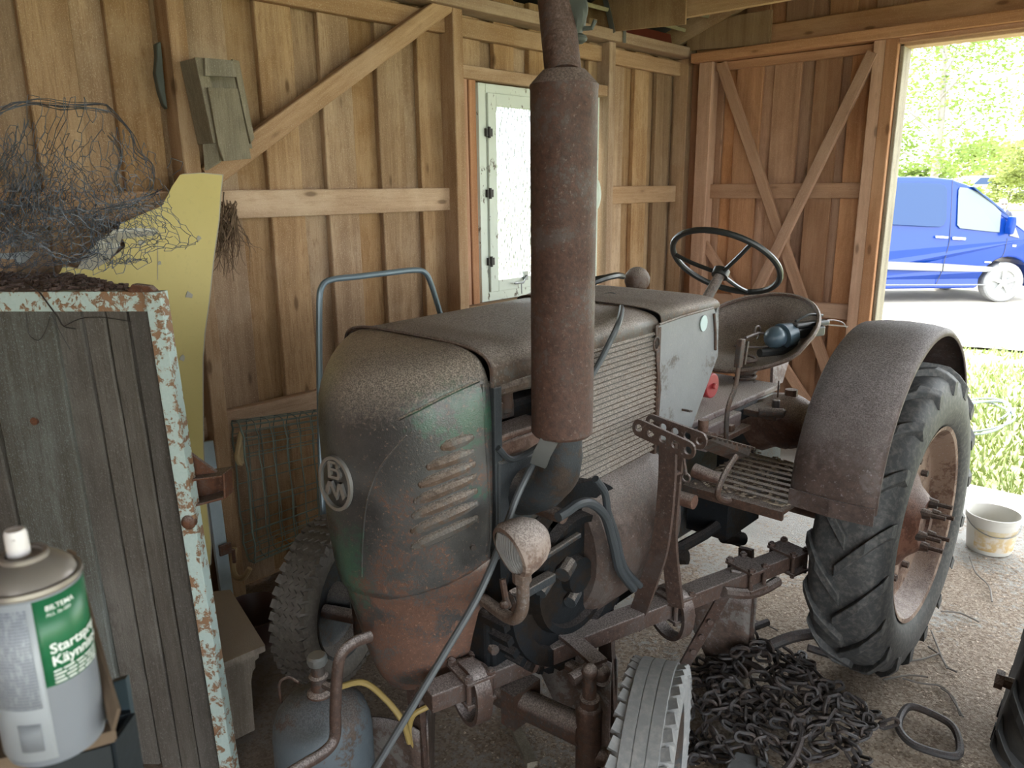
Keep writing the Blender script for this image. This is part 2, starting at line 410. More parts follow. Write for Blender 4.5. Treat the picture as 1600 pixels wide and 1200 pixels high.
plank('window_header', (-2.965, 2.825, 2.310), (-2.965, 4.09, 2.310), 0.062, 0.07, WOODF, wl, (1, 0, 0))
plank('window_sill', (-2.96, 2.822, 1.105), (-2.96, 4.03, 1.105), 0.066, 0.09, WOODF, wl, (1, 0, 0))
plank('trimmer', (-2.99, 2.855, 1.14), (-2.99, 2.855, 2.28), 0.05, 0.06, WOODB, wl, (1, 0, 0))
plank('trimmer', (-2.99, 2.915, 1.14), (-2.99, 2.915, 2.28), 0.05, 0.06, WOODB, wl, (1, 0, 0))
plank('diagonal_brace', ax((322, 279), -2.95), ax((712, -6), -2.95), 0.085, 0.05, WOODF, wl, (1, 0, 0))

# window in the left wall: painted frame, hinged sash, pebble glass
w1 = struct('window_1', (-3.0, 3.5, 1.12))
y0, y1, z0, z1 = 2.96, 4.00, 1.142, 2.272; xw = -3.01
def framebars(name, y0, y1, z0, z1, w, x, t, mat):
    for a, b_, in (((y0, z0), (y0 + w, z1)), ((y1 - w, z0), (y1, z1)), ((y0 + w, z0), (y1 - w, z0 + w)), ((y0 + w, z1 - w), (y1 - w, z1))):
        mb = MB(); mb.bx((x - t / 2, a[0], a[1]), (x + t / 2, b_[0], b_[1])); mb.build(name, mat, w1, False, bevel=0.003)
framebars('window_frame', y0, y1, z0, z1, 0.055, xw, 0.09, FLAKED)
framebars('sash', y0 + 0.058, y1 - 0.058, z0 + 0.05, z1 - 0.045, 0.062, xw + 0.035, 0.045, FLAKED)
mb = MB(); mb.bx((xw + 0.026, y0 + 0.11, z0 + 0.10), (xw + 0.030, y1 - 0.11, z1 - 0.10)); mb.build('glass_pane', GLASSW, w1, False)
for zz in (1.36, 1.72, 2.03):
    mb = MB(); mb.cyl((xw + 0.062, y0 + 0.06, zz - 0.028), (xw + 0.062, y0 + 0.06, zz + 0.028), 0.008); mb.bx((xw + 0.045, y0 + 0.04, zz - 0.02), (xw + 0.062, y0 + 0.085, zz + 0.02))
    mb.build('hinge', DARKIRON, w1)
mb = MB(); mb.tube([(xw + 0.06, y1 - 0.09, 1.62), (xw + 0.10, y1 - 0.085, 1.625), (xw + 0.115, y1 - 0.08, 1.70), (xw + 0.10, y1 - 0.085, 1.78), (xw + 0.06, y1 - 0.09, 1.785)], 0.011, k=4)
mb.build('handle', WHITEP, w1)
mb = MB(); mb.bx((xw + 0.057, 3.28, 1.235), (xw + 0.066, 3.315, 1.285)); mb.tube([(xw + 0.07, 3.30, 1.26), (xw + 0.085, 3.25, 1.225), (xw + 0.085, 3.18, 1.228)], 0.006); mb.tube([(xw + 0.085, 3.235, 1.228), (xw + 0.088, 3.235, 1.165)], 0.003)
mb.build('latch', STEEL, w1)

# ------------------------------------------------------------------ back wall with the doorway
wb = struct('wall_back', (-2.3, 5.0, 0))
DX = -1.56; DR = 1.9
def xb(p, y=5.0): return ay((p, 170), y).x
for a, c_ in ((1112, 1131), (1150, 1190), (1207, 1249), (1270, 1311), (1326, 1366)):
    plank('board', ((xb(a) + xb(c_)) / 2, 5.0, 0.03), ((xb(a) + xb(c_)) / 2, 5.0, 2.66), abs(xb(c_) - xb(a)), 0.022, WOODB, wb, (0, -1, 0), wob=0.002, seg=5)
for a, c_ in ((1086, 1120), (1125, 1158), (1182, 1214), (1240, 1279), (1303, 1333), (1355, 1392)):
    plank('board', ((xb(a) + xb(c_)) / 2, 5.026, 0.03), ((xb(a) + xb(c_)) / 2, 5.026, 2.66), abs(xb(c_) - xb(a)), 0.022, WOODB, wb, (0, -1, 0), wob=0.002, seg=5)
for i in range(17):      # right of the doorway
    x = DR + 0.08 + 0.14 * i
    plank('board', (x, 5.0 + 0.026 * (i % 2), 0.03), (x, 5.0 + 0.026 * (i % 2), 2.66), 0.17, 0.022, WOODB, wb, (0, -1, 0))
for i in range(52):      # gable above the plate
    x = -3.0 + 0.135 * i; top = 2.80 + 0.36 * min(x + 3.0, 4.0 - x) - 0.02
    if top > 2.72: plank('board', (x, 5.0 + 0.026 * (i % 2), 2.60), (x, 5.0 + 0.026 * (i % 2), top), 0.165, 0.022, WOODB, wb, (0, -1, 0))
plank('board', (-2.93, 5.02, 0.0), (-2.93, 5.02, 2.7), 0.24, 0.022, WOODB, wb, (0, -1, 0))
plank('stud', (-2.765, 4.945, 0), (-2.765, 4.945, 2.54), 0.10, 0.09, WOODFB, wb, (0, -1, 0))
plank('stud', (-1.665, 4.945, 0), (-1.665, 4.945, 2.54), 0.065, 0.09, WOODFB, wb, (0, -1, 0))
plank('door_post', (-1.597, 4.95, 0), (-1.597, 4.95, 2.54), 0.070, 0.10, WOODFB, wb, (0, -1, 0))
plank('door_post', (DR + 0.05, 4.95, 0), (DR + 0.05, 4.95, 2.54), 0.09, 0.10, WOODFB, wb, (0, -1, 0))
plank('rail', (-2.715, 4.972, 1.71), (-1.70, 4.972, 1.71), 0.095, 0.035, WOODFB, wb, (0, -1, 0))
plank('rail', (-2.715, 4.972, 0.965), (-1.70, 4.972, 0.965), 0.095, 0.035, WOODFB, wb, (0, -1, 0))
plank('rail', (-2.715, 4.972, 2.512), (-1.70, 4.972, 2.512), 0.052, 0.035, WOODFB, wb, (0, -1, 0))
plank('wall_plate', (-2.86, 4.935, 2.572), (4.2, 4.935, 2.572), 0.06, 0.13, WOODFB, wb, (0, -1, 0))
plank('wall_plate', (-2.86, 4.965, 2.665), (4.2, 4.965, 2.665), 0.115, 0.04, WOODFB, wb, (0, -1, 0))
plank('door_header', (DX, 4.95, 2.528), (DR, 4.95, 2.528), 0.03, 0.10, WOODFB, wb, (0, -1, 0))
plank('diagonal_brace', ay((1127, 100), 4.93), ay((1310, 632), 4.945), 0.068, 0.03, WOODFB, wb, (0, -1, 0))
plank('diagonal_brace', ay((1364, 82), 4.91), ay((1150, 520), 4.91), 0.068, 0.03, WOODFB, wb, (0, -1, 0))
plank('diagonal_brace', ay((1093, 370), 4.945), ay((1290, 672), 4.945), 0.062, 0.025, WOODFB, wb, (0, -1, 0))
MB().prism([(-2.92, 4.905, 2.63), (-2.33, 4.905, 2.60), (-2.33, 4.905, 2.80), (-2.74, 4.905, 2.80), (-2.92, 4.905, 2.72)], (0, 0.02, 0)).build('gusset_plate', PLY, wb, False)
d1 = struct('door_1', (DX, 5.0, 0))
plank('door_jamb', (DX + 0.012, 5.0, 0), (DX + 0.012, 5.0, 2.51), 0.13, 0.02, GREYW, d1, (1, 0, 0))
plank('door_jamb', (DR - 0.005, 5.0, 0), (DR - 0.005, 5.0, 2.51), 0.13, 0.02, GREYW, d1, (-1, 0, 0))
plank('door_jamb', (DX, 5.0, 2.506), (DR, 5.0, 2.506), 0.13, 0.02, WOODF, d1, (0, 0, -1))

# ------------------------------------------------------------------ roof
ce = struct('ceiling', (0.5, 1.3, 2.8))
sl = 0.36
for i in range(22):
    for s_ in (1, -1):
        d0 = -0.35 + 0.17 * i
        x = (-3.0 + d0) if s_ > 0 else (4.0 - d0); z = 2.79 + sl * d0
        plank('roof_board', (x, -2.9, z), (x, 5.45, z), 0.178, 0.022, ROOFW, ce, (-sl * s_, 0, -1))
for y in (4.92, 4.08, 2.79, 1.39, 0.0, -1.4, -2.4):
    for s_ in (1, -1):
        xe = -3.3 if s_ > 0 else 4.3
        plank('rafter', (xe, y, 2.62), (0.5, y, 2.62 + sl * 3.78), 0.12, 0.045, WOODF, ce, (0, 1, 0))
    if y < 4.5: plank('tie_beam', (-3.05, y, 2.708), (4.05, y, 2.708), 0.108, 0.045, WOODF, ce, (0, 1, 0))
MB().prism([(-3.2, 4.045, 2.66), (-2.93, 4.045, 2.64), (-2.415, 4.045, 2.612), (-2.415, 4.045, 2.95), (-3.1, 4.045, 2.86)], (0, -0.015, 0)).build('gusset_plate', PLY, ce, False)
MB().strip([ay((958, 52), 4.02), ay((951, 20), 4.02), ay((938, -30), 4.02)], 0.035, 0.003, (0, -1, 0)).build('steel_strap', STEEL, ce, False)
MB().strip([(-2.885, 4.13, 2.585), (-2.885, 4.13, 2.70)], 0.03, 0.004, (1, 0, 0)).build('steel_strap', STEEL, ce, False)
REDM = plain('red_paint', (0.15, 0.03, 0.02), 0.5)
MB().prism([(-3.0, 4.15, 2.66), (-3.0, 4.86, 2.66), (-3.02, 4.86, 2.74), (-3.02, 4.15, 2.74)], (-0.02, 0, 0)).build('eave_board', REDM, ce, False)
for s_ in (1, -1):
    a = V((-3.45, 0, 2.79 - sl * 0.45 + 0.05)) if s_ > 0 else V((4.45, 0, 2.79 - sl * 0.45 + 0.05)); b_ = V((0.5, 0, 2.79 + sl * 3.5 + 0.05))
    MB().prism([V((a.x, -3.0, a.z)), V((b_.x, -3.0, b_.z)), V((b_.x, 5.6, b_.z)), V((a.x, 5.6, a.z))], (0, 0, 0.03)).build('roof_sheet', DARKIRON, ce, False)  # unseen outer skin, added to stop sun leaking between the roof boards
mb = MB(); mb.bx((-3.10, -2.5, -0.2), (-3.07, 5.05, 0.09)); mb.build('base_board', WOODL, wl, False)  # outer strips added to close the light gap under the wall boards
mb = MB(); mb.bx((-3.10, 5.04, -0.2), (DX, 5.06, 0.09)); mb.build('base_board', WOODB, wb, False)

# unseen front wall, added to cut the light from behind the camera
wf = struct('wall_front', (0.5, -2.5, 0))
for i in range(50):
    x = -2.98 + 0.14 * i
    if x > 1.3: continue          # wide opening left beside the camera to let light in
    top = 2.72 + 0.36 * min(x + 3.0, 4.0 - x)
    plank('board', (x, -2.5 - 0.024 * (i % 2), 0.03), (x, -2.5 - 0.024 * (i % 2), top), 0.172, 0.022, WOODB, wf, (0, 1, 0))

# open right-hand side: posts and plate only
wr = struct('wall_right', (4.15, 1.3, 0))
for y in (-2.4, -0.6, 1.2, 3.0, 4.9): plank('post', (4.15, y, 0), (4.15, y, 2.56), 0.11, 0.11, WOODF, wr, (-1, 0, 0))
plank('wall_plate', (4.15, -2.5, 2.605), (4.15, 5.04, 2.605), 0.09, 0.11, WOODF, wr, (-1, 0, 0))
# ================================================================== TRACTOR
HOODM = None
def hood_material():
    m, nt, b = newmat('hood_paint'); q = N(nt); co = q.coord()
    n1 = q.noise(co, 5.0, 6, 0.65, 0.4); n2 = q.noise(co, 60, 4, 0.7); n3 = q.noise(co, 300, 2, 0.6); n5 = q.noise(co, 120, 3, 0.75)
    sp = q.node('ShaderNodeSeparateXYZ'); q.nt.links.new(co, sp.inputs[0])
    base = q.mix(q.ramp(n1, 0.35, 0.65), (0.026, 0.026, 0.027), (0.062, 0.061, 0.060))
    def blob(c, r, soft=0.5):
        d = q.node('ShaderNodeVectorMath', operation='DISTANCE'); q.set(d.inputs[0], co); d.inputs[1].default_value = c
        return q.ramp(q.math('ADD', d.outputs['Value'], q.math('MULTIPLY', q.math('ADD', q.math('SUBTRACT', n1, 0.5), q.math('MULTIPLY', q.math('SUBTRACT', n2, 0.5), 0.5)), 0.40)), r * soft, r, 1.0, 0.0)
    green = q.mix(n2, (0.014, 0.048, 0.030), (0.055, 0.13, 0.085))
    for c, r in (((-1.24, 1.14, 1.275), 0.075), ((-1.23, 1.18, 1.22), 0.06), ((-1.22, 1.20, 1.05), 0.03), ((-1.51, 1.00, 0.86), 0.08), ((-1.46, 1.00, 0.80), 0.07)):
        base = q.mix(q.math('MULTIPLY', blob(c, r), 0.75), base, green)
    rust = q.mix(n2, (0.045, 0.024, 0.018), (0.17, 0.08, 0.05))
    low = q.math('ADD', q.ramp(sp.outputs[2], 0.62, 1.0, 0.13, -0.14), q.ramp(q.noise(co, 9, 4, 0.6), 0.35, 0.65, -0.14, 0.10))
    side = q.ramp(sp.outputs[1], 1.10, 1.24, -0.02, 0.12)
    e = q.math('ADD', q.math('ADD', n1, q.math('MULTIPLY', q.math('SUBTRACT', n5, 0.5), 0.75)), q.math('ADD', low, side))
    c = q.mix(q.ramp(e, 0.52, 0.66), base, rust)
    c = q.mix(q.ramp(n5, 0.60, 0.70, 0, 0.42), c, (0.32, 0.215, 0.15))
    dn = q.math('ADD', q.up(), q.math('MULTIPLY', q.math('SUBTRACT', n5, 0.5), 0.6))
    dd = q.mix(q.ramp(n3, 0.4, 0.62), (0.13, 0.108, 0.092), (0.44, 0.37, 0.31))
    c = q.mix(q.ramp(dn, 0.12, 0.70, 0, 0.9), c, dd)
    q.set(b.inputs['Base Color'], c); q.set(b.inputs['Roughness'], q.ramp(e, 0.4, 0.7, 0.30, 0.8)); b.inputs['Coat Weight'].default_value = 0.25; b.inputs['Coat Roughness'].default_value = 0.3
    q.set(b.inputs['Normal'], q.bump(q.math('ADD', n5, n3), 0.3, 0.003))
    return m
HOODM = hood_material()
DUSTY = rusty('dusty_hood', (0.10, 0.09, 0.08), (0.14, 0.095, 0.07), 0.5, 0.95, (0.33, 0.27, 0.215), spk=0.6)
COWLM = rusty('cowl_paint', (0.20, 0.205, 0.21), (0.16, 0.145, 0.135), 0.08, 0.95, (0.31, 0.26, 0.21), spk=0.5, pits=0.2)
SLATM = rusty('slat_metal', (0.10, 0.092, 0.085), (0.13, 0.085, 0.06), 0.4, 0.95, (0.33, 0.275, 0.215), spk=0.45)
MUFFM = rusty('muffler_rust', (0.075, 0.055, 0.05), (0.098, 0.050, 0.037), 0.6, 0.8, (0.22, 0.165, 0.13), spk=0.55, scale=9)
IRONM = rusty('old_iron', (0.045, 0.036, 0.032), (0.085, 0.045, 0.030), 0.5, 0.9, (0.25, 0.20, 0.16), spk=0.3)
CASTM = rusty('engine_casting', (0.020, 0.024, 0.028), (0.045, 0.03, 0.022), 0.3, 0.8, (0.20, 0.165, 0.13), spk=0.2)
CASTD = rusty('dark_casting', (0.008, 0.009, 0.0105), (0.018, 0.013, 0.010), 0.35, 0.45, (0.09, 0.075, 0.065), spk=0.1, rough=0.8, spec=0.12)  # darker, duller copy of the engine casting colour
BROWNM = rusty('brown_casting', (0.15, 0.085, 0.060), (0.13, 0.065, 0.045), 0.5, 0.8, (0.33, 0.26, 0.21), spk=0.3)
PINKM = rusty('gearbox_cover', (0.20, 0.155, 0.15), (0.15, 0.09, 0.075), 0.35, 0.9, (0.38, 0.32, 0.26), spk=0.35)
FENDM = rusty('fender_rust', (0.10, 0.078, 0.072), (0.10, 0.066, 0.056), 0.6, 0.8, (0.27, 0.235, 0.215), spk=0.55, scale=4)
SEATM = rusty('seat_rust', (0.13, 0.095, 0.078), (0.12, 0.07, 0.05), 0.5, 0.85, (0.29, 0.235, 0.185), spk=0.5)
RIMM = rusty('rim_rust', (0.36, 0.245, 0.18), (0.25, 0.14, 0.095), 0.4, 0.5, (0.46, 0.39, 0.33), spk=0.9)
def rubber(name, c1, c2, dustc, amt):
    m, nt, b = newmat(name); q = N(nt); co = q.coord()
    n1 = q.noise(co, 4, 5, 0.65); n2 = q.noise(co, 50, 4, 0.7)
    c = q.mix(n1, c1, c2); c = q.mix(q.ramp(n2, 0.45, 0.75, 0, amt), c, dustc)
    q.set(b.inputs['Base Color'], c); b.inputs['Roughness'].default_value = 0.66
    q.set(b.inputs['Normal'], q.bump(n2, 0.2, 0.003)); return m
RUBM = rubber('dusty_rubber', (0.020, 0.022, 0.024), (0.055, 0.056, 0.057), (0.17, 0.155, 0.14), 0.6)
RUBF = rubber('worn_skylit_rubber', (0.15, 0.155, 0.16), (0.22, 0.222, 0.224), (0.31, 0.30, 0.285), 0.7)  # worn rubber, colour lightened to paint in sky light on the tyre
RUBL = rubber('muddy_front_rubber', (0.07, 0.06, 0.05), (0.12, 0.105, 0.09), (0.19, 0.165, 0.14), 0.7)
HOSEM = plain('black_hose', (0.035, 0.04, 0.045), 0.45, var=0.15)
BLACKP = plain('black_bakelite', (0.022, 0.024, 0.024), 0.38, var=0.2)
REDP = plain('dull_red', (0.33, 0.03, 0.035), 0.55, var=0.3)
LENS = plain('lens_glass', (0.42, 0.42, 0.42), 0.12, 0.6, var=0.1)
TEAL = plain('teal_badge', (0.42, 0.52, 0.52), 0.6, var=0.25)
ALUM = plain('cast_emblem', (0.29, 0.28, 0.265), 0.45, 0.6, bump=0.3, var=0.3)

T = thing('tractor', 'old rusty tractor with upright exhaust, slatted hood side and steel pan seat', 'tractor', (-1.5, 2.0, 0))
CX = -1.5
# ---- nose: front shell of the hood
PR = [(0.40, 1.15, .085), (0.43, 1.11, .12), (0.47, 1.085, .15), (0.52, 1.065, .175), (0.60, 1.045, .195), (0.70, 1.02, .225), (0.80, 1.004, .262),
      (0.90, .994, .278), (1.0, .992, .283), (1.10, .992, .284), (1.20, .992, .284), (1.25, 1.000, .283), (1.29, 1.022, .280), (1.32, 1.052, .273), (1.345, 1.09, .262), (1.365, 1.14, .243), (1.378, 1.19, .21), (1.385, 1.225, .16)]
def prof(z):
    for i in range(len(PR) - 1):
        a, b = PR[i], PR[i + 1]
        if a[0] <= z <= b[0]:
            t = (z - a[0]) / (b[0] - a[0]); return a[1] + (b[1] - a[1]) * t, a[2] + (b[2] - a[2]) * t
    return PR[-1][1], PR[-1][2]
def section(z, yb, n=26, shrink=0.0, ex=1.65, ycut=None):
    yf, w = prof(z); w -= shrink; yf += shrink; row = []
    cut = max(0.0, (yb - max(ycut, yf + 0.005)) / (yb - yf)) ** (ex / 2) if ycut is not None else 0.0; a0 = math.asin(min(1.0, cut))
    for i in range(n + 1):
        a = a0 + (pi - 2 * a0) * i / n; c_ = cos(a); s_ = sin(a)
        x = CX + w * (abs(c_) ** (2 / ex)) * (1 if c_ >= 0 else -1)
        row.append(V((x, yb - (yb - yf) * (max(0.0, s_) ** (2 / ex)), z)))
    return row
def backy(z): return 1.235 if z >= 0.86 else 1.235 - (0.86 - z) * 2.0
zs = [0.765, 0.785, 0.81, 0.835, 0.86, 0.9, 0.95, 1.0, 1.05, 1.1, 1.15, 1.2, 1.24, 1.27, 1.295, 1.32, 1.34, 1.355, 1.367, 1.377, 1.385]
mb = MB(); rows = [section(z, 1.235, ycut=backy(z)) for z in zs]; rows.append([V((CX, 1.235, 1.3865))] * 27); mb.grid(rows)
nose = mb.build('hood_nose', HOODM, T, fix=True, solid=0.004, ang=60)
mb2 = MB(); zc = [0.40, 0.43, 0.47, 0.52, 0.56, 0.60, 0.65, 0.70, 0.75, 0.80, 0.86]
mb2.grid([section(z, 1.27, shrink=0.008) for z in zc]); mb2.build('nose_chin', HOODM, T, fix=True, solid=0.004, ang=60)
TREE = BVHTree.FromPolygons([V(v) for v in mb.v], mb.f)
def hit(p):
    d = px(p).normalized(); r = TREE.ray_cast(CAM, d)
    if r[0] is None: return None, None
    n = r[1] if r[1].dot(d) < 0 else -r[1]
    return r[0], n
# pressed louvres in the nose side
for l, r_ in (((985, 85), (1178, 15)), ((882, 228), (1185, 120)), ((825, 355), (1192, 208)), ((792, 475), (1200, 300)), ((776, 580), (1205, 402)), ((768, 690), (1212, 492)), ((775, 800), (1212, 598))):
    pts = []
    for i in range(7):
        t = i / 6; p = (480 + (l[0] + (r_[0] - l[0]) * t) / 4.617, 680 + (l[1] + (r_[1] - l[1]) * t) / 4.617); h, n = hit(p)
        if h is not None: pts.append(h + n * 0.001)
    if len(pts) > 2:
        mb = MB(); mb.tube(pts, [0.009, 0.0145, 0.015, 0.015, 0.015, 0.014, 0.008], 8)
        for e_ in (pts[0], pts[-1]): mb.ball(e_, 0.009, n=8, m=5)
        mb.build('louvre', SLATM, T)
# oval emblem with the two letters
h0, n0 = hit((533, 752)); n0 = V((0.16, -0.98, 0)).normalized(); ex = V((0, 0, 1)).cross(n0).normalized() * -1
ex = n0.cross(V((0, 0, 1))).normalized() * -1
em = V((CX, prof(h0.z)[0] - 0.002, 1.062))
mb = MB(); ring = [em + n0 * 0.006 + ex * (0.050 * cos(a)) + V((0, 0, 0.066 * sin(a))) for a in [2 * pi * i / 36 for i in range(36)]]
mb.strip(ring, 0.008, 0.010, n0, True)
emb = mb.build('emblem', ALUM, T)
def glyph(polys, name):
    mb = MB()
    for pl in polys: mb.prism([em + n0 * 0.002 + ex * (x * 0.001) + V((0, 0, y * 0.001)) for x, y in pl], n0 * 0.008)
    mb.build(name, ALUM, emb, False)
glyph([[(x_, 12 + (y_ - 2) * 0.84) for x_, y_ in pl_] for pl_ in [[(-20, 2), (-11, 2), (-11, 56), (-20, 52)], [(-11, 48), (8, 48), (14, 44), (6, 56), (-11, 56)], [(-11, 27), (10, 27), (15, 31), (10, 35), (-11, 35)], [(6, 48), (14, 51), (16, 44), (15, 37), (8, 33), (7, 40)],
       [(8, 29), (15, 30), (20, 22), (20, 12), (15, 4), (10, 10), (12, 20)], [(-11, 2), (15, 2), (18, 8), (10, 11), (-11, 11)]]], 'letter_b')
glyph([[(-36, -24), (-25, -34), (-11, 4), (-22, 4)], [(-22, 4), (-11, 4), (3, -24), (3, -42)], [(3, -24), (3, -42), (22, 4), (11, 4)], [(11, 4), (22, 4), (34, -28), (24, -38)]], 'letter_m')
# trim beads on the nose
def bead(pts, r, name='trim_bead', mat=None):
    P = []
    for p in pts:
        h, n = hit(p)
        if h is not None: P.append(h + n * 0.001)
    if len(P) > 1: MB().tube(P, r, 6, k=4).build(name, mat or HOODM, T)
bead([(636, 680), (600, 722), (580, 760), (571, 800), (567, 850), (566, 900), (566, 930)], 0.0032)
bead([(624, 655), (655, 640), (690, 622), (730, 603), (748, 595)], 0.0045)
bead([(752, 600), (758, 680), (763, 760), (765, 830), (762, 868)], 0.004)
h, n = hit((738, 853))
if h is not None: MB().cyl(h - n * 0.002, h + n * 0.012, 0.0075, n=10).build('bolt', IRONM, T)
# ---- hood over the engine: arched top panels
def arch(y, w, ztop, zlow, n=20, ex=4.5):
    row = []
    for i in range(n + 1):
        a = pi * i / n; c_ = cos(a); s_ = sin(a)
        row.append(V((CX + w * (abs(c_) ** (2 / ex)) * (1 if c_ >= 0 else -1), y, zlow + (ztop - zlow) * (max(0.0, s_) ** (2 / ex)))))
    return row
mb = MB(); mb.grid([arch(y, 0.284, 1.386 + (y - 1.24) * 0.008, 1.298 + (y - 1.24) * 0.05) for y in (1.242, 1.4, 1.6, 1.8, 1.945)])
mb.build('hood_top', DUSTY, T, fix=True, solid=0.004, ang=50)
mb = MB(); mb.grid([arch(y, w, zt, zl) for y, w, zt, zl in ((1.955, .290, 1.398, 1.355), (2.1, .290, 1.399, 1.357), (2.25, .290, 1.400, 1.36), (2.31, .286, 1.396, 1.36), (2.335, .276, 1.384, 1.36), (2.345, .262, 1.370, 1.36))])
mb.build('cowl_top', DUSTY, T, fix=True, solid=0.004, ang=50)
for y in (1.238, 1.950):
    mb = MB(); mb.tube(arch(y, 0.2865, 1.391, 1.30, ex=4.5), 0.005, 6); mb.build('hood_strap', IRONM, T)
xs = -1.212
mb = MB()
poly = [ax(p, xs) for p in ((1029, 506), (1115, 479), (1123, 500), (1122, 556), (1081, 668), (1030, 692))]
mb.prism(poly, (-0.008, 0, 0)); mb.prism([V((-3.0 - p.x, p.y, p.z)) for p in poly], (0.008, 0, 0)); mb.prism([V((-1.225, 2.338, 1.37)), V((-1.225, 2.338, 1.18)), V((-1.225, 2.18, 0.97)), V((-1.775, 2.18, 0.97)), V((-1.775, 2.338, 1.18)), V((-1.775, 2.338, 1.37))], (0, -0.004, 0))
cow = mb.build('cowl_side', COWLM, T, False, bevel=0.002)
mb = MB(); mb.tube([ax(p, xs + 0.003) for p in ((1030, 507), (1070, 493), (1114, 481))], 0.004, 6); mb.build('trim_bead', DUSTY, cow)
mb = MB(); mb.tube([ax(p, xs + 0.004) for p in ((1116, 490), (1118, 520), (1118, 547))], 0.0045, 6); mb.build('trim_bead', IRONM, cow)
mb = MB(); c0 = ax((1099, 505), xs + 0.002); mb.prism([c0 + V((0, 0.022 * cos(a), 0.026 * sin(a))) for a in [2 * pi * i / 20 for i in range(20)]], (0.003, 0, 0)); o = mb.build('badge', TEAL, cow); o['label'] = 'pale blue oval badge'
mb = MB(); c0 = ax((1066, 640), xs); mb.cyl(c0, c0 + V((0.03, 0, 0)), 0.004); mb.bar(c0 + V((0.025, -0.008, 0.002)), c0 + V((0.025, 0.016, -0.004)), 0.006, 0.006); mb.build('fuel_tap', IRONM, cow)
mb = MB(); mb.strip([ax(p, xs + 0.006) for p in ((1026, 508), (1027, 560), (1030, 610), (1026, 660))], 0.014, 0.005, (1, 0, 0)); st = mb.build('hood_catch', IRONM, T)
mb = MB(); c0 = ax((1026, 537), xs + 0.012); mb.tube([c0 + V((0, 0.015 * cos(a), 0.020 * sin(a))) for a in [2 * pi * i / 14 for i in range(14)]], 0.0032, 6, closed=True); mb.build('ring', IRONM, st)
# grille slats in the hood side
for i in range(25):
    z = 1.328 - i * 0.0150; ya = 1.47 + i * 0.0032; dz = 0.004 if i < 21 else 0.004 - (i - 20) * 0.006
    mb = MB(); mb.bar((-1.214, ya, z - 0.008 + dz * 0 - max(0, i - 19) * 0.002), (-1.214, 1.940, z), 0.013, 0.0065, (0.55, 0, 0.84)); mb.build('slat', SLATM, T, False)
mb = MB(); mb.bx((-1.232, 1.50, 0.95), (-1.226, 1.94, 1.335)); mb.bx((-1.222, 1.938, 0.95), (-1.205, 1.950, 1.345)); mb.build('slat_backing', IRONM, T, False)
mb = MB(); mb.bx((-1.782, 1.26, 0.95), (-1.772, 1.95, 1.31)); mb.build('hood_side', DUSTY, T, False)
mb = MB(); mb.bx((-1.225, 1.236, 0.86), (-1.205, 1.262, 1.30)); mb.build('radiator_post', CASTM, T, False, bevel=0.003)
# dash tube and knob behind the hood
mb = MB(); mb.cyl((-1.74, 2.62, 1.28), (-1.74, 2.62, 1.355), 0.03); mb.ball((-1.74, 2.62, 1.385), 0.052); mb.build('air_cleaner_cap', SEATM, T)
mb = MB(); mb.tube([(-1.70, 2.22, 1.40), (-1.66, 2.27, 1.425), (-1.66, 2.36, 1.43), (-1.70, 2.46, 1.415)], 0.012, k=4); mb.tube([(-1.74, 2.24, 1.41), (-1.69, 2.30, 1.425), (-1.71, 2.38, 1.42)], 0.009, k=4); mb.build('loose_wire', BLACKP, T)

# ---- exhaust
MX, MY = -1.08, 1.332
mb = MB(); mb.lathe([(0, 1.192), (0.066, 1.192), (0.0715, 1.199), (0.0715, 1.945), (0.0725, 1.948), (0.0725, 1.956), (0.066, 1.963), (0.045, 1.985), (0.0, 1.987)], (MX, MY, 0), n=32); ex_ = mb.build('muffler', MUFFM, T)
mb = MB(); mb.cyl((MX - 0.002, MY, 1.975), ad((862, -60), 1.66), 0.0385, n=20); mb.build('exhaust_pipe', MUFFM, T)
mb = MB(); mb.tube([(MX, MY, 1.195), (MX - 0.003, MY + 0.004, 1.14), (MX - 0.02, MY + 0.006, 1.085), (MX - 0.07, MY + 0.004, 1.035), (MX - 0.14, MY, 1.01)], [0.047, 0.05, 0.052, 0.055, 0.06], 16, k=4); mb.build('exhaust_elbow', CASTM, T)
mb = MB(); mb.strip([(MX + 0.012, MY - 0.058, 1.195), (MX - 0.01, MY - 0.060, 1.155), (MX - 0.03, MY - 0.05, 1.12)], 0.04, 0.005, (0.5, -0.8, 0)); mb.build('exhaust_clip', STEEL, T)
RAGM = plain('dark_leather', (0.055, 0.062, 0.052), 0.7, bump=0.4, bscale=30, var=0.4)

# ---- engine
mb = MB(); mb.bx((-1.74, 1.26, 0.46), (-1.25, 1.94, 1.02)); mb.bx((-1.72, 1.27, 1.0), (-1.33, 1.92, 1.20)); mb.build('engine_block', CASTD, T, False, bevel=0.015)
mb = MB(); mb.bx((-1.34, 1.262, 1.10), (-1.225, 1.50, 1.150)); mb.bx((-1.30, 1.262, 1.155), (-1.215, 1.45, 1.172)); mb.build('exhaust_flange', BROWNM, T, False, bevel=0.006)
mb = MB(); mb.tube([(-1.36, 1.25, 1.245), (-1.30, 1.33, 1.262), (-1.30, 1.42, 1.262), (-1.32, 1.5, 1.25)], 0.022, 10, k=4); mb.ball((-1.33, 1.30, 1.27), 0.032); mb.build('water_pipe', DUSTY, T)
mb = MB(); mb.box((-1.36, 1.36, 1.19), (0.09, 0.13, 0.05)); mb.cyl((-1.33, 1.40, 1.18), (-1.33, 1.40, 1.24), 0.024); mb.cyl((-1.34, 1.31, 1.18), (-1.34, 1.31, 1.225), 0.018); mb.build('cylinder_head', IRONM, T, bevel=0.005)
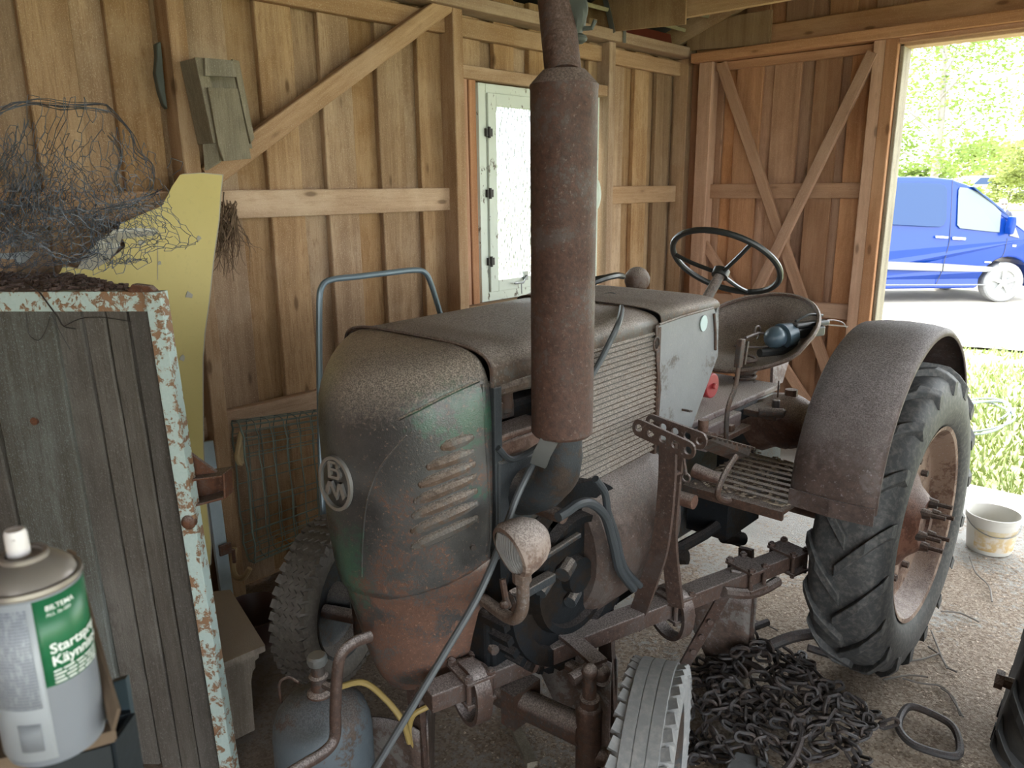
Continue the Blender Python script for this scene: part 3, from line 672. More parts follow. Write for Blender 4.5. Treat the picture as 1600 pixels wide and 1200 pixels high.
mb = MB(); mb.tube([ax((778, 700), -1.2), ax((800, 718), -1.2), ax((838, 700), -1.2), ax((850, 690), -1.18)], 0.008, 7, k=4); mb.build('fuel_pipe', HOSEM, T)
mb = MB(); mb.prism([ax(p, -1.20) for p in ((779, 722), (840, 705), (905, 730), (906, 776), (850, 802), (797, 850), (779, 868))], (-0.05, 0, 0)); mb.build('timing_cover', CASTM, T, False, bevel=0.008)
mb = MB(); mb.tube([ax(p, -1.195) for p in ((781, 868), (797, 850), (822, 828), (856, 802), (906, 775))], 0.008, 7, k=4); mb.prism([ax(p, -1.205) for p in ((781, 868), (797, 850), (850, 803), (906, 777), (910, 860), (860, 960), (785, 960))], (-0.05, 0, 0)); mb.build('belt_guard', CASTD, T, ang=50)
c0 = ax((822, 830), -1.19); mb = MB(); mb.cyl(ax((822, 790), -1.2), ax((822, 790), -1.2) + V((0.02, 0, 0)), 0.012, n=8); mb.build('bolt', BROWNM, T)
FC = V((-1.205, 1.53, 0.715))
mb = MB(); mb.lathe([(0.0, 0.03), (0.05, 0.035), (0.055, 0.01), (0.145, 0.01), (0.15, 0.03), (0.168, 0.03), (0.175, 0.0), (0.21, 0.0), (0.215, 0.018), (0.262, 0.018), (0.27, -0.07), (0, -0.07)], FC, (1, 0, 0), n=40); mb.build('flywheel', CASTD, T)
mb = MB()
for i in range(19, 36):
    a = 2 * pi * i / 36; p = FC + V((-0.03, cos(a) * 0.275, sin(a) * 0.275)); mb.box(p, (0.08, 0.022, 0.022), Matrix.Rotation(a, 3, 'X'))
o = mb.build('starter_ring', CASTD, T, False)
for p, r_, l in (((890, 880), .022, .05), ((930, 835), .02, .035), ((860, 905), .014, .06), ((900, 925), .018, .045)):
    c0 = ax(p, -1.19); MB().cyl(c0, c0 + V((l * 0.3, -l, -l * 0.2)), r_, n=10).build('pump_boss', CASTM, T)
for a_, b_, w_ in (((800, 935), (862, 900), .03), ((850, 870), (905, 835), .016)): MB().bar(ax(a_, -1.155), ax(b_, -1.155), w_, w_ * .8).build('engine_link', CASTM, T, bevel=0.003)
mb = MB(); mb.lathe([(0.0, 0), (0.235, 0), (0.262, 0.02), (0.268, 0.06), (0.268, 0.36), (0.25, 0.42), (0.0, 0.42)], (-1.385, 1.575, 0.735), (0, 1, 0), n=36); mb.build('clutch_housing', rusty('clutch_rust', (0.07, 0.056, 0.05), (0.08, 0.052, 0.042), 0.5, 0.75, (0.23, 0.185, 0.15), spk=0.55), T)
for pts, r_ in (([(872, 808), (885, 800), (905, 787), (925, 787), (946, 808), (958, 850), (968, 890), (990, 920)], 0.0125), ([(930, 748), (945, 770), (950, 800), (962, 835), (975, 885), (1000, 915)], 0.010)):
    MB().tube([ax(p, -1.085 if r_ > 0.011 else -1.09) for p in pts], r_, 9, k=5).build('coolant_hose', HOSEM, T)
c0 = ax((876, 806), -1.1); MB().cyl(c0 + V((-0.09, -0.0, 0)), c0 + V((0.01, 0, 0)), 0.018, n=12).build('pipe_stub', IRONM, T)
# front support, steering box and bracket under the nose
mb = MB(); mb.bx((-1.62, 1.24, 0.42), (-1.38, 1.46, 0.60)); mb.bx((-1.345, 1.25, 0.47), (-1.262, 1.35, 0.69)); mb.build('front_support', CASTD, T, False, bevel=0.01)
c0 = ax((768, 1012), -1.26); MB().cyl(c0, c0 + V((0.018, -0.004, 0)), 0.013, n=8).build('bolt', IRONM, T)
mb = MB(); mb.tube([ax((785, 905), -1.16), ax((790, 935), -1.15), ax((795, 948), -1.15)], 0.008, 7); mb.ball(ax((788, 945), -1.15), 0.012, n=8, m=5); mb.tube([ax((800, 925), -1.17), ax((808, 940), -1.15), ax((806, 965), -1.16)], 0.018, 8, k=3); mb.build('drain_cock', IRONM, T)
# ---- headlight on its bent pole
hl = V((-1.068, 1.16, 0.968)); hd = V((-0.22, -0.94, -0.24)).normalized()
mb = MB(); mb.lathe([(0.001, -0.080), (0.022, -0.077), (0.042, -0.064), (0.056, -0.044), (0.064, -0.018), (0.0655, 0.0), (0.067, 0.004), (0.067, 0.012), (0.062, 0.022), (0.053, 0.024)], hl, hd, n=28); hb = mb.build('headlight', rusty('headlight_rust', (0.26, 0.205, 0.175), (0.17, 0.11, 0.085), 0.35, 0.8, (0.36, 0.30, 0.25), spk=0.4), T)
mb = MB(); mb.lathe([(0.001, 0.034), (0.03, 0.031), (0.054, 0.021), (0.054, 0.018), (0, 0.018)], hl, hd, n=28); mb.build('lens', LENS, hb)
x_, y_, _ = basis(hd); 
mb = MB()
for i in range(-6, 7):
    h_ = i * 0.0072; w_ = sqrt(max(0, 0.050 ** 2 - h_ ** 2)); mb.tube([hl + hd * (0.0345 - 0.010 * (abs(h_) / 0.05) ** 2 - 0.009 * t * t) + x_ * h_ + y_ * (w_ * t) for t in (-1, -0.5, 0, 0.5, 1)], 0.0016, 4)
mb.build('lens_flutes', LENS, hb)
mb = MB(); mb.tube([hl + V((0.005, 0.01, -0.06)), hl + V((0.006, 0.012, -0.10)), hl + V((0.004, 0.012, -0.15)), hl + V((-0.015, 0.015, -0.185)), hl + V((-0.06, 0.03, -0.21)), hl + V((-0.17, 0.06, -0.22))], 0.0155, 12, k=4); mb.cyl(hl + V((0.004, 0.01, -0.055)), hl + V((0.005, 0.011, -0.085)), 0.022, n=8); mb.build('headlight_pole', rusty('pole_iron', (0.13, 0.11, 0.10), (0.12, 0.08, 0.06), 0.4, 0.8, (0.30, 0.25, 0.2)), T)
# ---- gearbox, tunnel and rear axle
mb = MB(); mb.bx((-1.66, 1.93, 0.47), (-1.34, 2.62, 0.86)); mb.bx((-1.62, 2.28, 0.86), (-1.29, 2.98, 0.925)); mb.build('gearbox', CASTM, T, False, bevel=0.015)
mb = MB(); mb.bx((-1.64, 2.26, 0.925), (-1.285, 3.02, 0.95)); mb.bx((-1.30, 2.36, 0.83), (-1.255, 2.62, 0.925)); mb.build('gearbox_cover', PINKM, T, False, bevel=0.006)
mb = MB(); mb.bx((-1.262, 2.44, 0.855), (-1.225, 2.64, 0.875)); mb.bx((-1.258, 2.5, 0.875), (-1.235, 2.53, 0.90)); mb.build('shift_plate', BROWNM, T, False, bevel=0.003)
mb = MB(); c0 = V((-1.27, 2.30, 0.90)); mb.cyl(c0, c0 + V((0.07, 0, 0)), 0.03); mb.cyl(c0 + V((0.03, 0, 0)), c0 + V((0.03, 0, 0.07)), 0.018); mb.cyl(c0 + V((0.03, -0.05, -0.1)), c0 + V((0.13, -0.04, -0.12)), 0.026); mb.build('clutch_shaft', BROWNM, T)
c0 = ax((1114, 603), -1.36); mb = MB(); mb.cyl(c0 - V((0.10, 0, 0)), c0, 0.048, n=20); mb.cyl(c0, c0 + V((0.012, 0, 0)), 0.012, n=8); mb.build('red_filter', REDP, T, bevel=0.004)
mb = MB(); mb.bx((-1.60, 2.80, 0.44), (-1.28, 3.08, 0.90)); mb.build('rear_axle_housing', CASTM, T, False, bevel=0.02)
mb = MB(); mb.tube([(-1.30, 2.86, 0.80), (-1.20, 2.84, 0.85), (-1.10, 2.82, 0.85), (-1.02, 2.82, 0.79)], [0.10, 0.11, 0.10, 0.075], 14, k=4); mb.cyl((-1.16, 2.83, 0.93), (-1.16, 2.83, 0.985), 0.024, n=10); mb.cyl((-1.3, 2.84, 0.575), (-0.80, 2.84, 0.575), 0.085, n=18); mb.tube([(-1.05, 2.82, 0.80), (-1.0, 2.82, 0.7), (-0.97, 2.84, 0.6)], 0.07, 12); mb.build('final_drive', BROWNM, T)
mb = MB(); mb.bx((-1.27, 2.66, 0.90), (-1.14, 2.92, 0.925)); mb.cyl((-1.17, 2.72, 0.92), (-1.17, 2.72, 0.965), 0.014); mb.cyl((-1.2, 2.64, 0.93), (-1.12, 2.68, 0.93), 0.018); mb.cyl((-1.2, 2.80, 0.93), (-1.2, 2.80, 1.02), 0.003); mb.build('drain_bracket', IRONM, T, bevel=0.003)
mb = MB(); mb.bx((-2.3, 2.76, 0.49), (-1.55, 2.92, 0.66)); mb.build('axle_tube', CASTM, T, False, bevel=0.03)
# underside linkages seen against the bright floor
mb = MB(); mb.tube([ax((1040, 868), -1.2), ax((1100, 835), -1.2), ax((1150, 800), -1.2)], 0.02, 8); mb.bar(ax((1130, 800), -1.2), ax((1150, 845), -1.2), 0.05, 0.04); mb.cyl(ax((1130, 838), -1.2), ax((1160, 842), -1.17), 0.025); mb.bx((-1.32, 2.36, 0.52), (-1.16, 2.62, 0.66)); mb.tube([(-1.3, 1.98, 0.56), (-1.12, 2.02, 0.60)], 0.025, 8); mb.build('brake_linkage', CASTD, T, ang=30)
c0 = ax((1062, 778), -1.1); MB().cyl(c0 + V((-0.14, 0, 0)), c0 + V((0.05, 0.0, 0)), 0.022, n=12).build('pedal_shaft', BROWNM, T)
# ---- pedal, footplate, levers
mb = MB(); P = [ax(p, -1.05) for p in ((1110, 688), (1116, 684), (1175, 700), (1170, 712))]; mb.prism(P, (-0.05, 0.0, -0.03))
for i in range(9):
    t = i / 8; mb.box(P[1].lerp(P[2], t) + V((-0.02, 0, 0.0)), (0.06, 0.008, 0.008))
pd = mb.build('brake_pedal', IRONM, T, False)
MB().tube([ax(p, -1.06) for p in ((1150, 712), (1135, 735), (1124, 760), (1122, 775), (1135, 782), (1160, 778))], 0.010, 8, k=4).build('pedal_arm', IRONM, pd)
mb = MB(); mb.bx((-1.23, 2.175, 0.762), (-0.885, 2.62, 0.772)); mb.bx((-1.23, 2.165, 0.745), (-0.885, 2.178, 0.775)); fp = mb.build('footplate', IRONM, T, False)
for i in range(8):
    mb = MB(); mb.bx((-1.20, 2.23 + i * 0.046, 0.772), (-0.90, 2.25 + i * 0.046, 0.781)); mb.build('tread_rib', SLATM, fp, False)
rg = random.Random(8); mb = MB()
for i in range(700):
    r_ = rg.uniform(0.002, 0.007); mb.box((rg.uniform(-1.22, -0.89), 2.20 + 0.42 * rg.random() ** 1.2, 0.774 + rg.uniform(0, 0.006)), (r_ * 2, r_ * 1.3, r_ * 0.5), Matrix.Rotation(rg.uniform(0, 3), 3, 'Z'))
db = mb.build('loose_debris', plain('footplate_litter', (0.26, 0.21, 0.16), 0.9, var=0.5), fp, False); db['kind'] = 'stuff'
mb = MB(); c0 = ax((1158, 535), -1.18); c1 = ax((1150, 600), -1.18); c2 = ax((1137, 640), -1.18); c3 = ax((1134, 700), -1.18)
mb.strip(spline([c0, c1, c2, c3], 4), 0.022, 0.010, (1, 0, 0)); mb.strip([c0 + V((0, 0.0, 0.012)), c0.lerp(c1, 0.6)], 0.030, 0.02, (1, 0, 0)); lv = mb.build('hand_lever', IRONM, T, bevel=0.003)
MB().strip([c0 + V((0.01, 0.03, 0.0)), c0.lerp(c1, 0.55) + V((0.01, 0.026, 0))], 0.010, 0.006, (1, 0, 0)).build('lever_trigger', IRONM, lv)
# ---- steering wheel
sc_ = V((-1.5, 2.89, 1.447)); tau = radians(38); sn = V((0, sin(tau), cos(tau))); e1 = V((1, 0, 0)); e2 = sn.cross(e1)
sw = MB(); rim = [sc_ + (e1 * cos(a) + e2 * sin(a)) * 0.222 for a in [2 * pi * i / 48 for i in range(48)]]
sw.tube(rim, 0.0125, 10, closed=True); swo = sw.build('steering_wheel', BLACKP, T)
hub = sc_ - sn * 0.055; mb = MB(); mb.cyl(hub - sn * 0.012, hub + sn * 0.018, 0.034, n=16); mb.build('wheel_hub', BLACKP, swo)
for p in ((1062, 398), (1166, 386), (1170, 458)):
    d = px(p); t = (sc_ - CAM).dot(sn) / d.dot(sn); e = CAM + d * t; e = sc_ + (e - sc_).normalized() * 0.222
    MB().tube([hub, hub.lerp(e, 0.6) - sn * 0.006, e], 0.009, 8, k=3).build('spoke', BLACKP, swo)
MB().cyl(hub - sn * 0.01, V((-1.5, 2.36, 0.98)), 0.021, n=14).build('steering_column', IRONM, T)
# ---- seat
mb = MB(); rows = []; SC = V((-1.5, 3.16, 1.0))
for k in range(9):
    r_ = k / 8; row = []
    for i in range(40):
        a = 2 * pi * i / 40; s_ = sin(a); c_ = cos(a)
        back = max(0, s_ * 0.75 + 0.25); front = max(0, -s_ - 0.25)
        z = r_ ** 2.6 * (0.055 + 0.175 * back ** 0.8 ) - 0.10 * front * r_ ** 3
        row.append(SC + V((c_ * 0.275 * r_ * (1 - 0.06 * abs(s_)), s_ * (0.33 if s_ > 0 else 0.29) * r_, z + 0.02)))
    rows.append(row)
mb.grid(rows, closed=True); se = mb.build('seat', SEATM, T, fix=True, solid=0.005, ang=70)
MB().tube([p + V((0, 0, 0.002)) for p in rows[-1]], 0.010, 7, closed=True).build('seat_rim', SEATM, se)
mb = MB(); mb.tube([V((-1.42 + 0.042 * cos(a), 2.97 + 0.042 * sin(a), 0.945 + 0.011 * a / 1.0 * 0.36)) for a in [i * 0.4 for i in range(72)]], 0.007, 6); mb.build('seat_spring', IRONM, T)
mb = MB(); mb.strip([(-1.45, 3.04, 0.94), (-1.46, 3.12, 1.0), (-1.48, 3.16, 1.01)], 0.06, 0.012, (0, -0.3, 1)); mb.prism([(-1.32, 3.02, 0.93), (-1.32, 3.12, 0.93), (-1.34, 3.22, 1.01), (-1.34, 3.06, 1.01)], (-0.012, 0, 0)); mb.build('seat_bracket', PINKM, T, False)
# ---- rear fender
FCy, FCz, FR = 2.75, 0.785, 0.50
mb = MB(); rows = []
for i in range(33):
    a = radians(178 - (178 - 24) * i / 32); e = V((0, cos(a), sin(a)))
    row = []
    for x, dr in ((-0.905, -0.015), (-0.895, 0.0), (-0.84, 0.010), (-0.77, 0.013), (-0.70, 0.010), (-0.655, 0.002), (-0.645, -0.010), (-0.646, -0.022)):
        row.append(V((x, FCy, FCz)) + e * (FR + dr))
    rows.append(row)
mb.grid(rows); fe = mb.build('fender', FENDM, T, fix=True, solid=0.004, ang=60)
mb = MB(); mb.strip([(-0.90, 2.243, 0.800), (-0.77, 2.232, 0.800), (-0.645, 2.246, 0.800)], 0.006, 0.055, (0, 0, 1)); mb.build('fender_flange', FENDM, fe, False)

def mirrored(o):                                # the far-side twin of a tractor part
    c = o.copy(); c.data = o.data.copy(); COL.objects.link(c); c.parent = o.parent; c.matrix_parent_inverse = o.matrix_parent_inverse
    for v in c.data.vertices: v.co.x = -3.0 - v.co.x
    c.data.flip_normals(); return c
mirrored(fe)
# ---- rear wheel (outer side faces +x), built round the origin
def rear_tyre(parent, origin, name='rear_tyre', mat=RUBM, sgn=1):
    o = V(origin)
    prof_ = [(0.345, -0.09), (0.37, -0.112), (0.42, -0.125), (0.47, -0.122), (0.515, -0.108), (0.538, -0.085), (0.545, -0.05), (0.548, 0), (0.545, 0.05), (0.538, 0.085), (0.515, 0.108), (0.47, 0.122), (0.42, 0.125), (0.37, 0.112), (0.345, 0.09)]
    mb = MB(); mb.lathe(prof_, o, (1, 0, 0), n=64); t = mb.build(name, mat, parent, fix=True, ang=60)
    mb = MB(); NL = 18
    for s_ in (1, -1):
        for k in range(NL):
            a0 = 2 * pi * (k + (0.5 if s_ < 0 else 0)) / NL; pts = []
            for j in range(6):
                u = j / 5; lx = s_ * (-0.012 + 0.137 * u); a = a0 + 0.30 * u
                r0 = 0.548 - 0.055 * max(0, u - 0.55) ** 1.5 * 3.0; h = 0.020
                pts.append((lx, a, r0, h))
            vs = []; fs = []
            for lx, a, r0, h in pts:
                for da, rr in ((-0.050, r0 - 0.03), (-0.038, r0 + h), (0.038, r0 + h), (0.050, r0 - 0.03)):
                    vs.append(o + V((lx, -cos(a + da) * rr, sin(a + da) * rr)))
            for j in range(5):
                for q_ in range(4): fs.append((4 * j + q_, 4 * j + (q_ + 1) % 4, 4 * j + 4 + (q_ + 1) % 4, 4 * j + 4 + q_))
            fs += [(0, 1, 2, 3), (23, 22, 21, 20)]; mb.add(vs, fs)
    mb.build('tread_lugs', mat, t, False, fix=True, bevel=0.004); return t
WR = V((-0.742, 2.84, 0.577))
rt = rear_tyre(T, WR)
mb = MB(); mb.lathe([(0.350, 0.100), (0.356, 0.108), (0.342, 0.104), (0.325, 0.082), (0.312, 0.040), (0.30, 0.030), (0.17, 0.022), (0.0, 0.022)], WR, (1, 0, 0), n=48); mb.lathe([(0.352, -0.1), (0.33, -0.08), (0.30, 0.0), (0.30, 0.03)], WR, (1, 0, 0), n=48); rm = mb.build('rear_rim', RIMM, T)
mb = MB(); mb.lathe([(0.175, 0.022), (0.172, 0.034), (0.135, 0.055), (0.105, 0.088), (0.09, 0.10), (0.05, 0.10), (0.045, 0.09), (0, 0.09)], WR, (1, 0, 0), n=28); mb.build('rear_hub', rusty('hub_rust', (0.26, 0.125, 0.085), (0.20, 0.09, 0.06), 0.5, 0.7, (0.36, 0.27, 0.21), spk=0.4), T)
for i in range(6):
    a = 2 * pi * i / 6 + 0.2; c0 = WR + V((0.085, cos(a) * 0.078, sin(a) * 0.078)); mb = MB(); mb.cyl(c0, c0 + V((0.04, 0, 0)), 0.022, 0.015, n=10); mb.cyl(c0, c0 + V((0.085, 0, 0)), 0.0085, n=8); mb.build('wheel_stud', IRONM, rm)
for i in range(10):
    a = 2 * pi * i / 10; c0 = WR + V((0.024, cos(a) * 0.215, sin(a) * 0.215)); mb = MB(); mb.cyl(c0, c0 + V((0.022, 0, 0)), 0.0125, n=6); mb.build('wheel_bolt', IRONM, rm)
for o in list(COL.objects):
    if o.parent is T and o.name in ('rear_tyre', 'rear_rim', 'rear_hub'): mirrored(o)
# ---- front axle and wheels
mb = MB(); mb.tube([(-1.98, 1.38, 0.36), (-1.7, 1.385, 0.34), (-1.5, 1.39, 0.34), (-1.3, 1.39, 0.34), (-1.05, 1.395, 0.36)], 0.042, 10, k=3); mb.bx((-1.60, 1.34, 0.30), (-1.40, 1.44, 0.46)); mb.bx((-1.30, 1.34, 0.285), (-1.25, 1.45, 0.395)); mb.build('front_axle', IRONM, T, ang=45)
for x_, s_ in ((-1.035, 1), (-2.02, -1)):
    mb = MB(); mb.cyl((x_, 1.395, 0.22), (x_, 1.395, 0.43), 0.034); mb.cyl((x_, 1.395, 0.43), (x_ + 0.005, 1.39, 0.475), 0.026); mb.ball((x_, 1.395, 0.43), 0.036, n=10, m=6)
    mb.cyl((x_, 1.395, 0.475), (x_ + 0.004, 1.39, 0.545), 0.019, 0.017); mb.ball((x_ + 0.004, 1.39, 0.55), 0.022, n=10, m=6)
    mb.cyl((x_, 1.395, 0.30), (x_ + s_ * 0.14, 1.395 + s_ * 0.06, 0.30), 0.025); mb.build('kingpin', IRONM, T)
mb = MB(); mb.tube([(-1.60, 1.57, 0.40), (-1.3, 1.53, 0.42), (-1.08, 1.49, 0.45)], 0.018, 9); mb.cyl((-1.10, 1.50, 0.43), (-1.05, 1.47, 0.485), 0.026); mb.ball((-1.06, 1.475, 0.49), 0.028, n=10, m=6); mb.build('tie_rod', IRONM, T)
def front_wheel(c, ang, mat, chev, sgn):
    Rz = Matrix.Rotation(ang, 3, 'Z'); c = V(c)
    pf = [(0.205, -0.055), (0.222, -0.068), (0.25, -0.074), (0.272, -0.071), (0.287, -0.062), (0.295, -0.05), (0.299, -0.03), (0.300, 0), (0.299, 0.03), (0.295, 0.05), (0.287, 0.062), (0.272, 0.071), (0.25, 0.074), (0.222, 0.068), (0.205, 0.055)]
    def tr(mb): mb.v = [tuple(c + Rz @ V(v)) for v in mb.v]; return mb
    mb = MB(); mb.lathe(pf, (0, 0, 0), (1, 0, 0), n=56); t = tr(mb).build('front_tyre', mat, T, fix=True, ang=60)
    mb = MB(); NB = 46
    for k in range(NB):
        a = 2 * pi * k / NB
        for s_ in (1, -1):
            mb.box(V((s_ * 0.0565, cos(a) * 0.286, sin(a) * 0.286)), (0.026, 0.029, 0.024), Matrix.Rotation(a - pi / 2, 3, 'X') @ Matrix.Rotation(0.25 * s_, 3, 'Z') @ Matrix.Rotation(-0.25 * s_, 3, 'Y'))
        if chev:
            for x_, d_ in ((-0.035, 1), (-0.012, -1), (0.012, 1), (0.035, -1)):
                mb.box(V((x_, cos(a) * 0.300, sin(a) * 0.300)), (0.021, 0.022, 0.008), Matrix.Rotation(a - pi / 2, 3, 'X') @ Matrix.Rotation(0.75 * d_, 3, 'Z'))
    if not chev:
        for x_ in (-0.03, 0.0, 0.03): mb.lathe([(0.297, x_ - 0.0145), (0.3025, x_ - 0.0135), (0.3025, x_ + 0.0135), (0.297, x_ + 0.0145)], (0, 0, 0), (1, 0, 0), n=56)
    tr(mb).build('tread_blocks', mat, t, False, fix=True)
    mb = MB(); mb.lathe([(0.208, 0.056), (0.212, 0.062), (0.2, 0.06), (0.185, 0.04), (0.17, 0.01), (0.15, 0.0), (0.0, 0.0)], (0, 0, 0), (1, 0, 0), n=36)
    mb.lathe([(0.208, -0.056), (0.212, -0.062), (0.2, -0.06), (0.185, -0.04), (0.17, 0.0)], (0, 0, 0), (1, 0, 0), n=36)
    mb.lathe([(0.0, 0.09), (0.04, 0.085), (0.055, 0.05), (0.06, 0.0)], (0, 0, 0), (1, 0, 0), n=20); mb.lathe([(0.0, -0.09), (0.05, -0.085), (0.065, -0.05), (0.08, 0.0)], (0, 0, 0), (1, 0, 0), n=20)
    tr(mb).build('front_rim', CASTM, T)
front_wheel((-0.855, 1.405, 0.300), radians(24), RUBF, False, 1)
front_wheel((-2.205, 1.41, 0.302), radians(24), RUBL, True, -1)
# rubber rain cap folded over the exhaust end
mb = MB(); c0 = ad((882, 22), 1.63)
pts = []
for i in range(12):
    row = []
    for j in range(16):
        t = i / 11; a = 2 * pi * j / 16
        r_ = 0.030 * (0.35 + 0.9 * sin(pi * min(1, t * 0.9 + 0.12)) ** 0.7) * (1 + 0.18 * sin(3 * a + 4 * t))
        row.append(c0 + V((0.028 * sin(t * 2.2) - 0.005 + 0.7 * r_ * cos(a), 0.02 - 0.012 * t + 0.75 * r_ * sin(a), 0.055 - 0.105 * t)))
    pts.append(row)
mb.grid(pts, closed=True); mb.ball(c0 + V((0.026, 0.015, -0.05)), 0.022, (0.9, 0.9, 0.5), 10, 6); mb.tube([c0 + V((0.03, 0.02, -0.03)), c0 + V((0.05, 0.03, -0.03)), c0 + V((0.055, 0.035, -0.015))], 0.005, 6); mb.build('rain_cap', RAGM, T, fix=True)
# ================================================================== things beside the tractor
# ---- mid-mounted toolbar with ridging bodies
TB0, TB1 = V((-1.315, 1.085, 0.50)), V((-0.945, 2.46, 0.50)); td = (TB1 - TB0).normalized(); tp = V((td.y, -td.x, 0))
def tb(y): return TB0 + td * ((y - TB0.y) / td.y)
TBM = rusty('toolbar_iron', (0.065, 0.048, 0.042), (0.085, 0.050, 0.038), 0.55, 0.9, (0.30, 0.25, 0.215), spk=0.4)
G = thing('toolbar_implement', 'long rusty iron tool bar with spring tines lying between the front and rear wheels', 'implement', (-1.13, 1.8, 0))
MB().bar(TB0, TB1, 0.066, 0.052).build('bar', TBM, G, False, bevel=0.003)
def clamp(y, name='clamp'):
    c = tb(y); rot = Matrix((tp, td, V((0, 0, 1)))).transposed()
    mb = MB(); mb.box(c + V((0, 0, 0.032)), (0.115, 0.085, 0.010), rot); mb.box(c - V((0, 0, 0.032)), (0.115, 0.085, 0.010), rot); o = mb.build('clamp', TBM, G, False, bevel=0.002)
    for a in (-0.046, 0.046):
        for b in (-0.032, 0.032):
            p = c + tp * a + td * b; mb = MB(); mb.cyl(p - V((0, 0, 0.045)), p + V((0, 0, 0.052)), 0.0075, n=8); mb.cyl(p + V((0, 0, 0.037)), p + V((0, 0, 0.047)), 0.0125, n=6); mb.build('clamp_bolt', TBM, o)
def tine(y):
    c = tb(y); pts = [c + tp * a + V((0, 0, b)) for a, b in ((-0.02, 0.040), (0.03, 0.040), (0.058, 0.015), (0.066, -0.03), (0.055, -0.08), (0.02, -0.112), (-0.03, -0.112), (-0.09, -0.075), (-0.15, -0.03))]
    MB().strip(spline(pts, 5), 0.045, 0.012, V((0, 0, 1))).build('spring_tine', TBM, G)
def strip_tine(y):
    c = tb(y); pts = spline([c + tp * a + V((0, 0, b)) for a, b in ((-0.03, 0.042), (0.03, 0.042), (0.060, 0.015), (0.068, -0.03), (0.055, -0.08), (0.02, -0.110), (-0.03, -0.110), (-0.09, -0.075), (-0.15, -0.03))], 5)
    mb = MB(); vs = []; fs = []; n = len(pts)
    for i, p in enumerate(pts):
        t = (pts[min(i + 1, n - 1)] - pts[max(i - 1, 0)]).normalized(); nn = t.cross(td)
        vs += [p - td * 0.022 - nn * 0.006, p + td * 0.022 - nn * 0.006, p + td * 0.022 + nn * 0.006, p - td * 0.022 + nn * 0.006]
    for i in range(n - 1):
        for k in range(4): fs.append((4 * i + k, 4 * i + (k + 1) % 4, 4 * i + 4 + (k + 1) % 4, 4 * i + 4 + k))
    fs += [(3, 2, 1, 0), (4 * n - 4, 4 * n - 3, 4 * n - 2, 4 * n - 1)]
    mb.add(vs, fs).build('spring_tine', TBM, G, fix=True)
for y in (1.21, 1.90): clamp(y); strip_tine(y)
clamp(2.42); clamp(2.22)
mb = MB(); mb.strip([az((862, 975), .535), az((900, 1003), .535), az((937, 1036), .532)], 0.05, 0.010, V((0, 0, 1))); mb.build('hook_plate', TBM, G)
mb = MB(); mb.tube([az((935, 1034), .520), az((918, 1046), .51), az((893, 1062), .50)], 0.018, 10); mb.build('hook_pin', TBM, G)
def holed(p0, p1, w, t, n, r, nrm, mat, parent, name):      # flat bar with a row of round holes and rounded ends
    p0 = V(p0); p1 = V(p1); d = (p1 - p0); L = d.length; d.normalize(); nr = V(nrm).normalized(); u = nr.cross(d); K = 16; c = L / n; mb = MB()
    for i in range(n):
        o = p0 + d * (c * (i + 0.5)); vs = []; fs = []
        for s_ in (-1, 1):
            for k in range(K):
                a = 2 * pi * k / K + pi / 4; ca, sa = cos(a), sin(a); q_ = 1 / max(abs(ca), abs(sa)); ox, oy = ca * q_ * c / 2, sa * q_ * w / 2
                if (i == 0 and ca < 0) or (i == n - 1 and ca > 0): ox, oy = ca * c / 2 * 1.05, sa * w / 2
                vs += [o + d * (ca * r) + u * (sa * r) + nr * (s_ * t / 2), o + d * ox + u * oy + nr * (s_ * t / 2)]
        for k in range(K):
            a, b = 2 * k, 2 * ((k + 1) % K); e = 2 * K
            fs += [(a, a + 1, b + 1, b), (e + a, e + b, e + b + 1, e + a + 1), (a, b, e + b, e + a), (a + 1, e + a + 1, e + b + 1, b + 1)]
        mb.add(vs, fs)
    return mb.build(name, mat, parent, False, fix=True)
yA, yB = 1.745, 1.83
for yy, a, b in ((yA, (990, 664), (1086, 708)), (yB, (1010, 657), (1104, 692))):
    holed(ay(a, yy), ay(b, yy), 0.050, 0.009, 5, 0.0115, (0, -1, 0), TBM, G, 'hole_plate')
MB().strip(spline([ay(p, yA + 0.012) for p in ((1044, 690), (1042, 760), (1032, 850), (1012, 915), (990, 978))], 5), 0.052, 0.012, (0, -1, 0)).build('upright', TBM, G)
MB().strip(spline([ay(p, yB - 0.012) for p in ((1058, 690), (1048, 790), (1046, 850), (1056, 948))], 5), 0.050, 0.012, (0, -1, 0)).build('upright', TBM, G)
MB().bar(ay((1036, 746), yA + 0.02), ay((1058, 736), yB - 0.02), 0.03, 0.008).build('cross_bar', TBM, G, False)
mb = MB(); a = ay((1066, 700), yA); b = ay((1072, 742), yA); mb.tube([a, b], 0.0045, 7); mb.tube([b + V((0.012 * cos(t), 0, -0.008 + 0.012 * sin(t))) for t in [2 * pi * i / 12 for i in range(12)]], 0.003, 6, closed=True); mb.build('linch_pin', TBM, G)
stay = MB(); stay.bar(az((1152, 893), .53), az((1062, 1052), .03), 0.040, 0.012, (0.7, -0.7, 0.2)); stay.build('stay', TBM, G, False, bevel=0.002)
for t in (0.45, 0.6, 0.75):
    p = az((1152, 893), .53).lerp(az((1062, 1052), .03), t); MB().cyl(p, p + V((0.012, -0.018, 0.004)), 0.010, n=8).build('stay_bolt', TBM, G)
mb = MB(); mb.tube([az((1130, 925), .50), az((1165, 928), .46), az((1190, 922), .44), az((1215, 908), .44)], 0.018, 8, k=3); mb.build('draw_hook', TBM, G)
RIDM = rusty('ridger_steel', (0.13, 0.115, 0.105), (0.10, 0.065, 0.05), 0.5, 0.7, (0.27, 0.23, 0.20), spk=0.35)
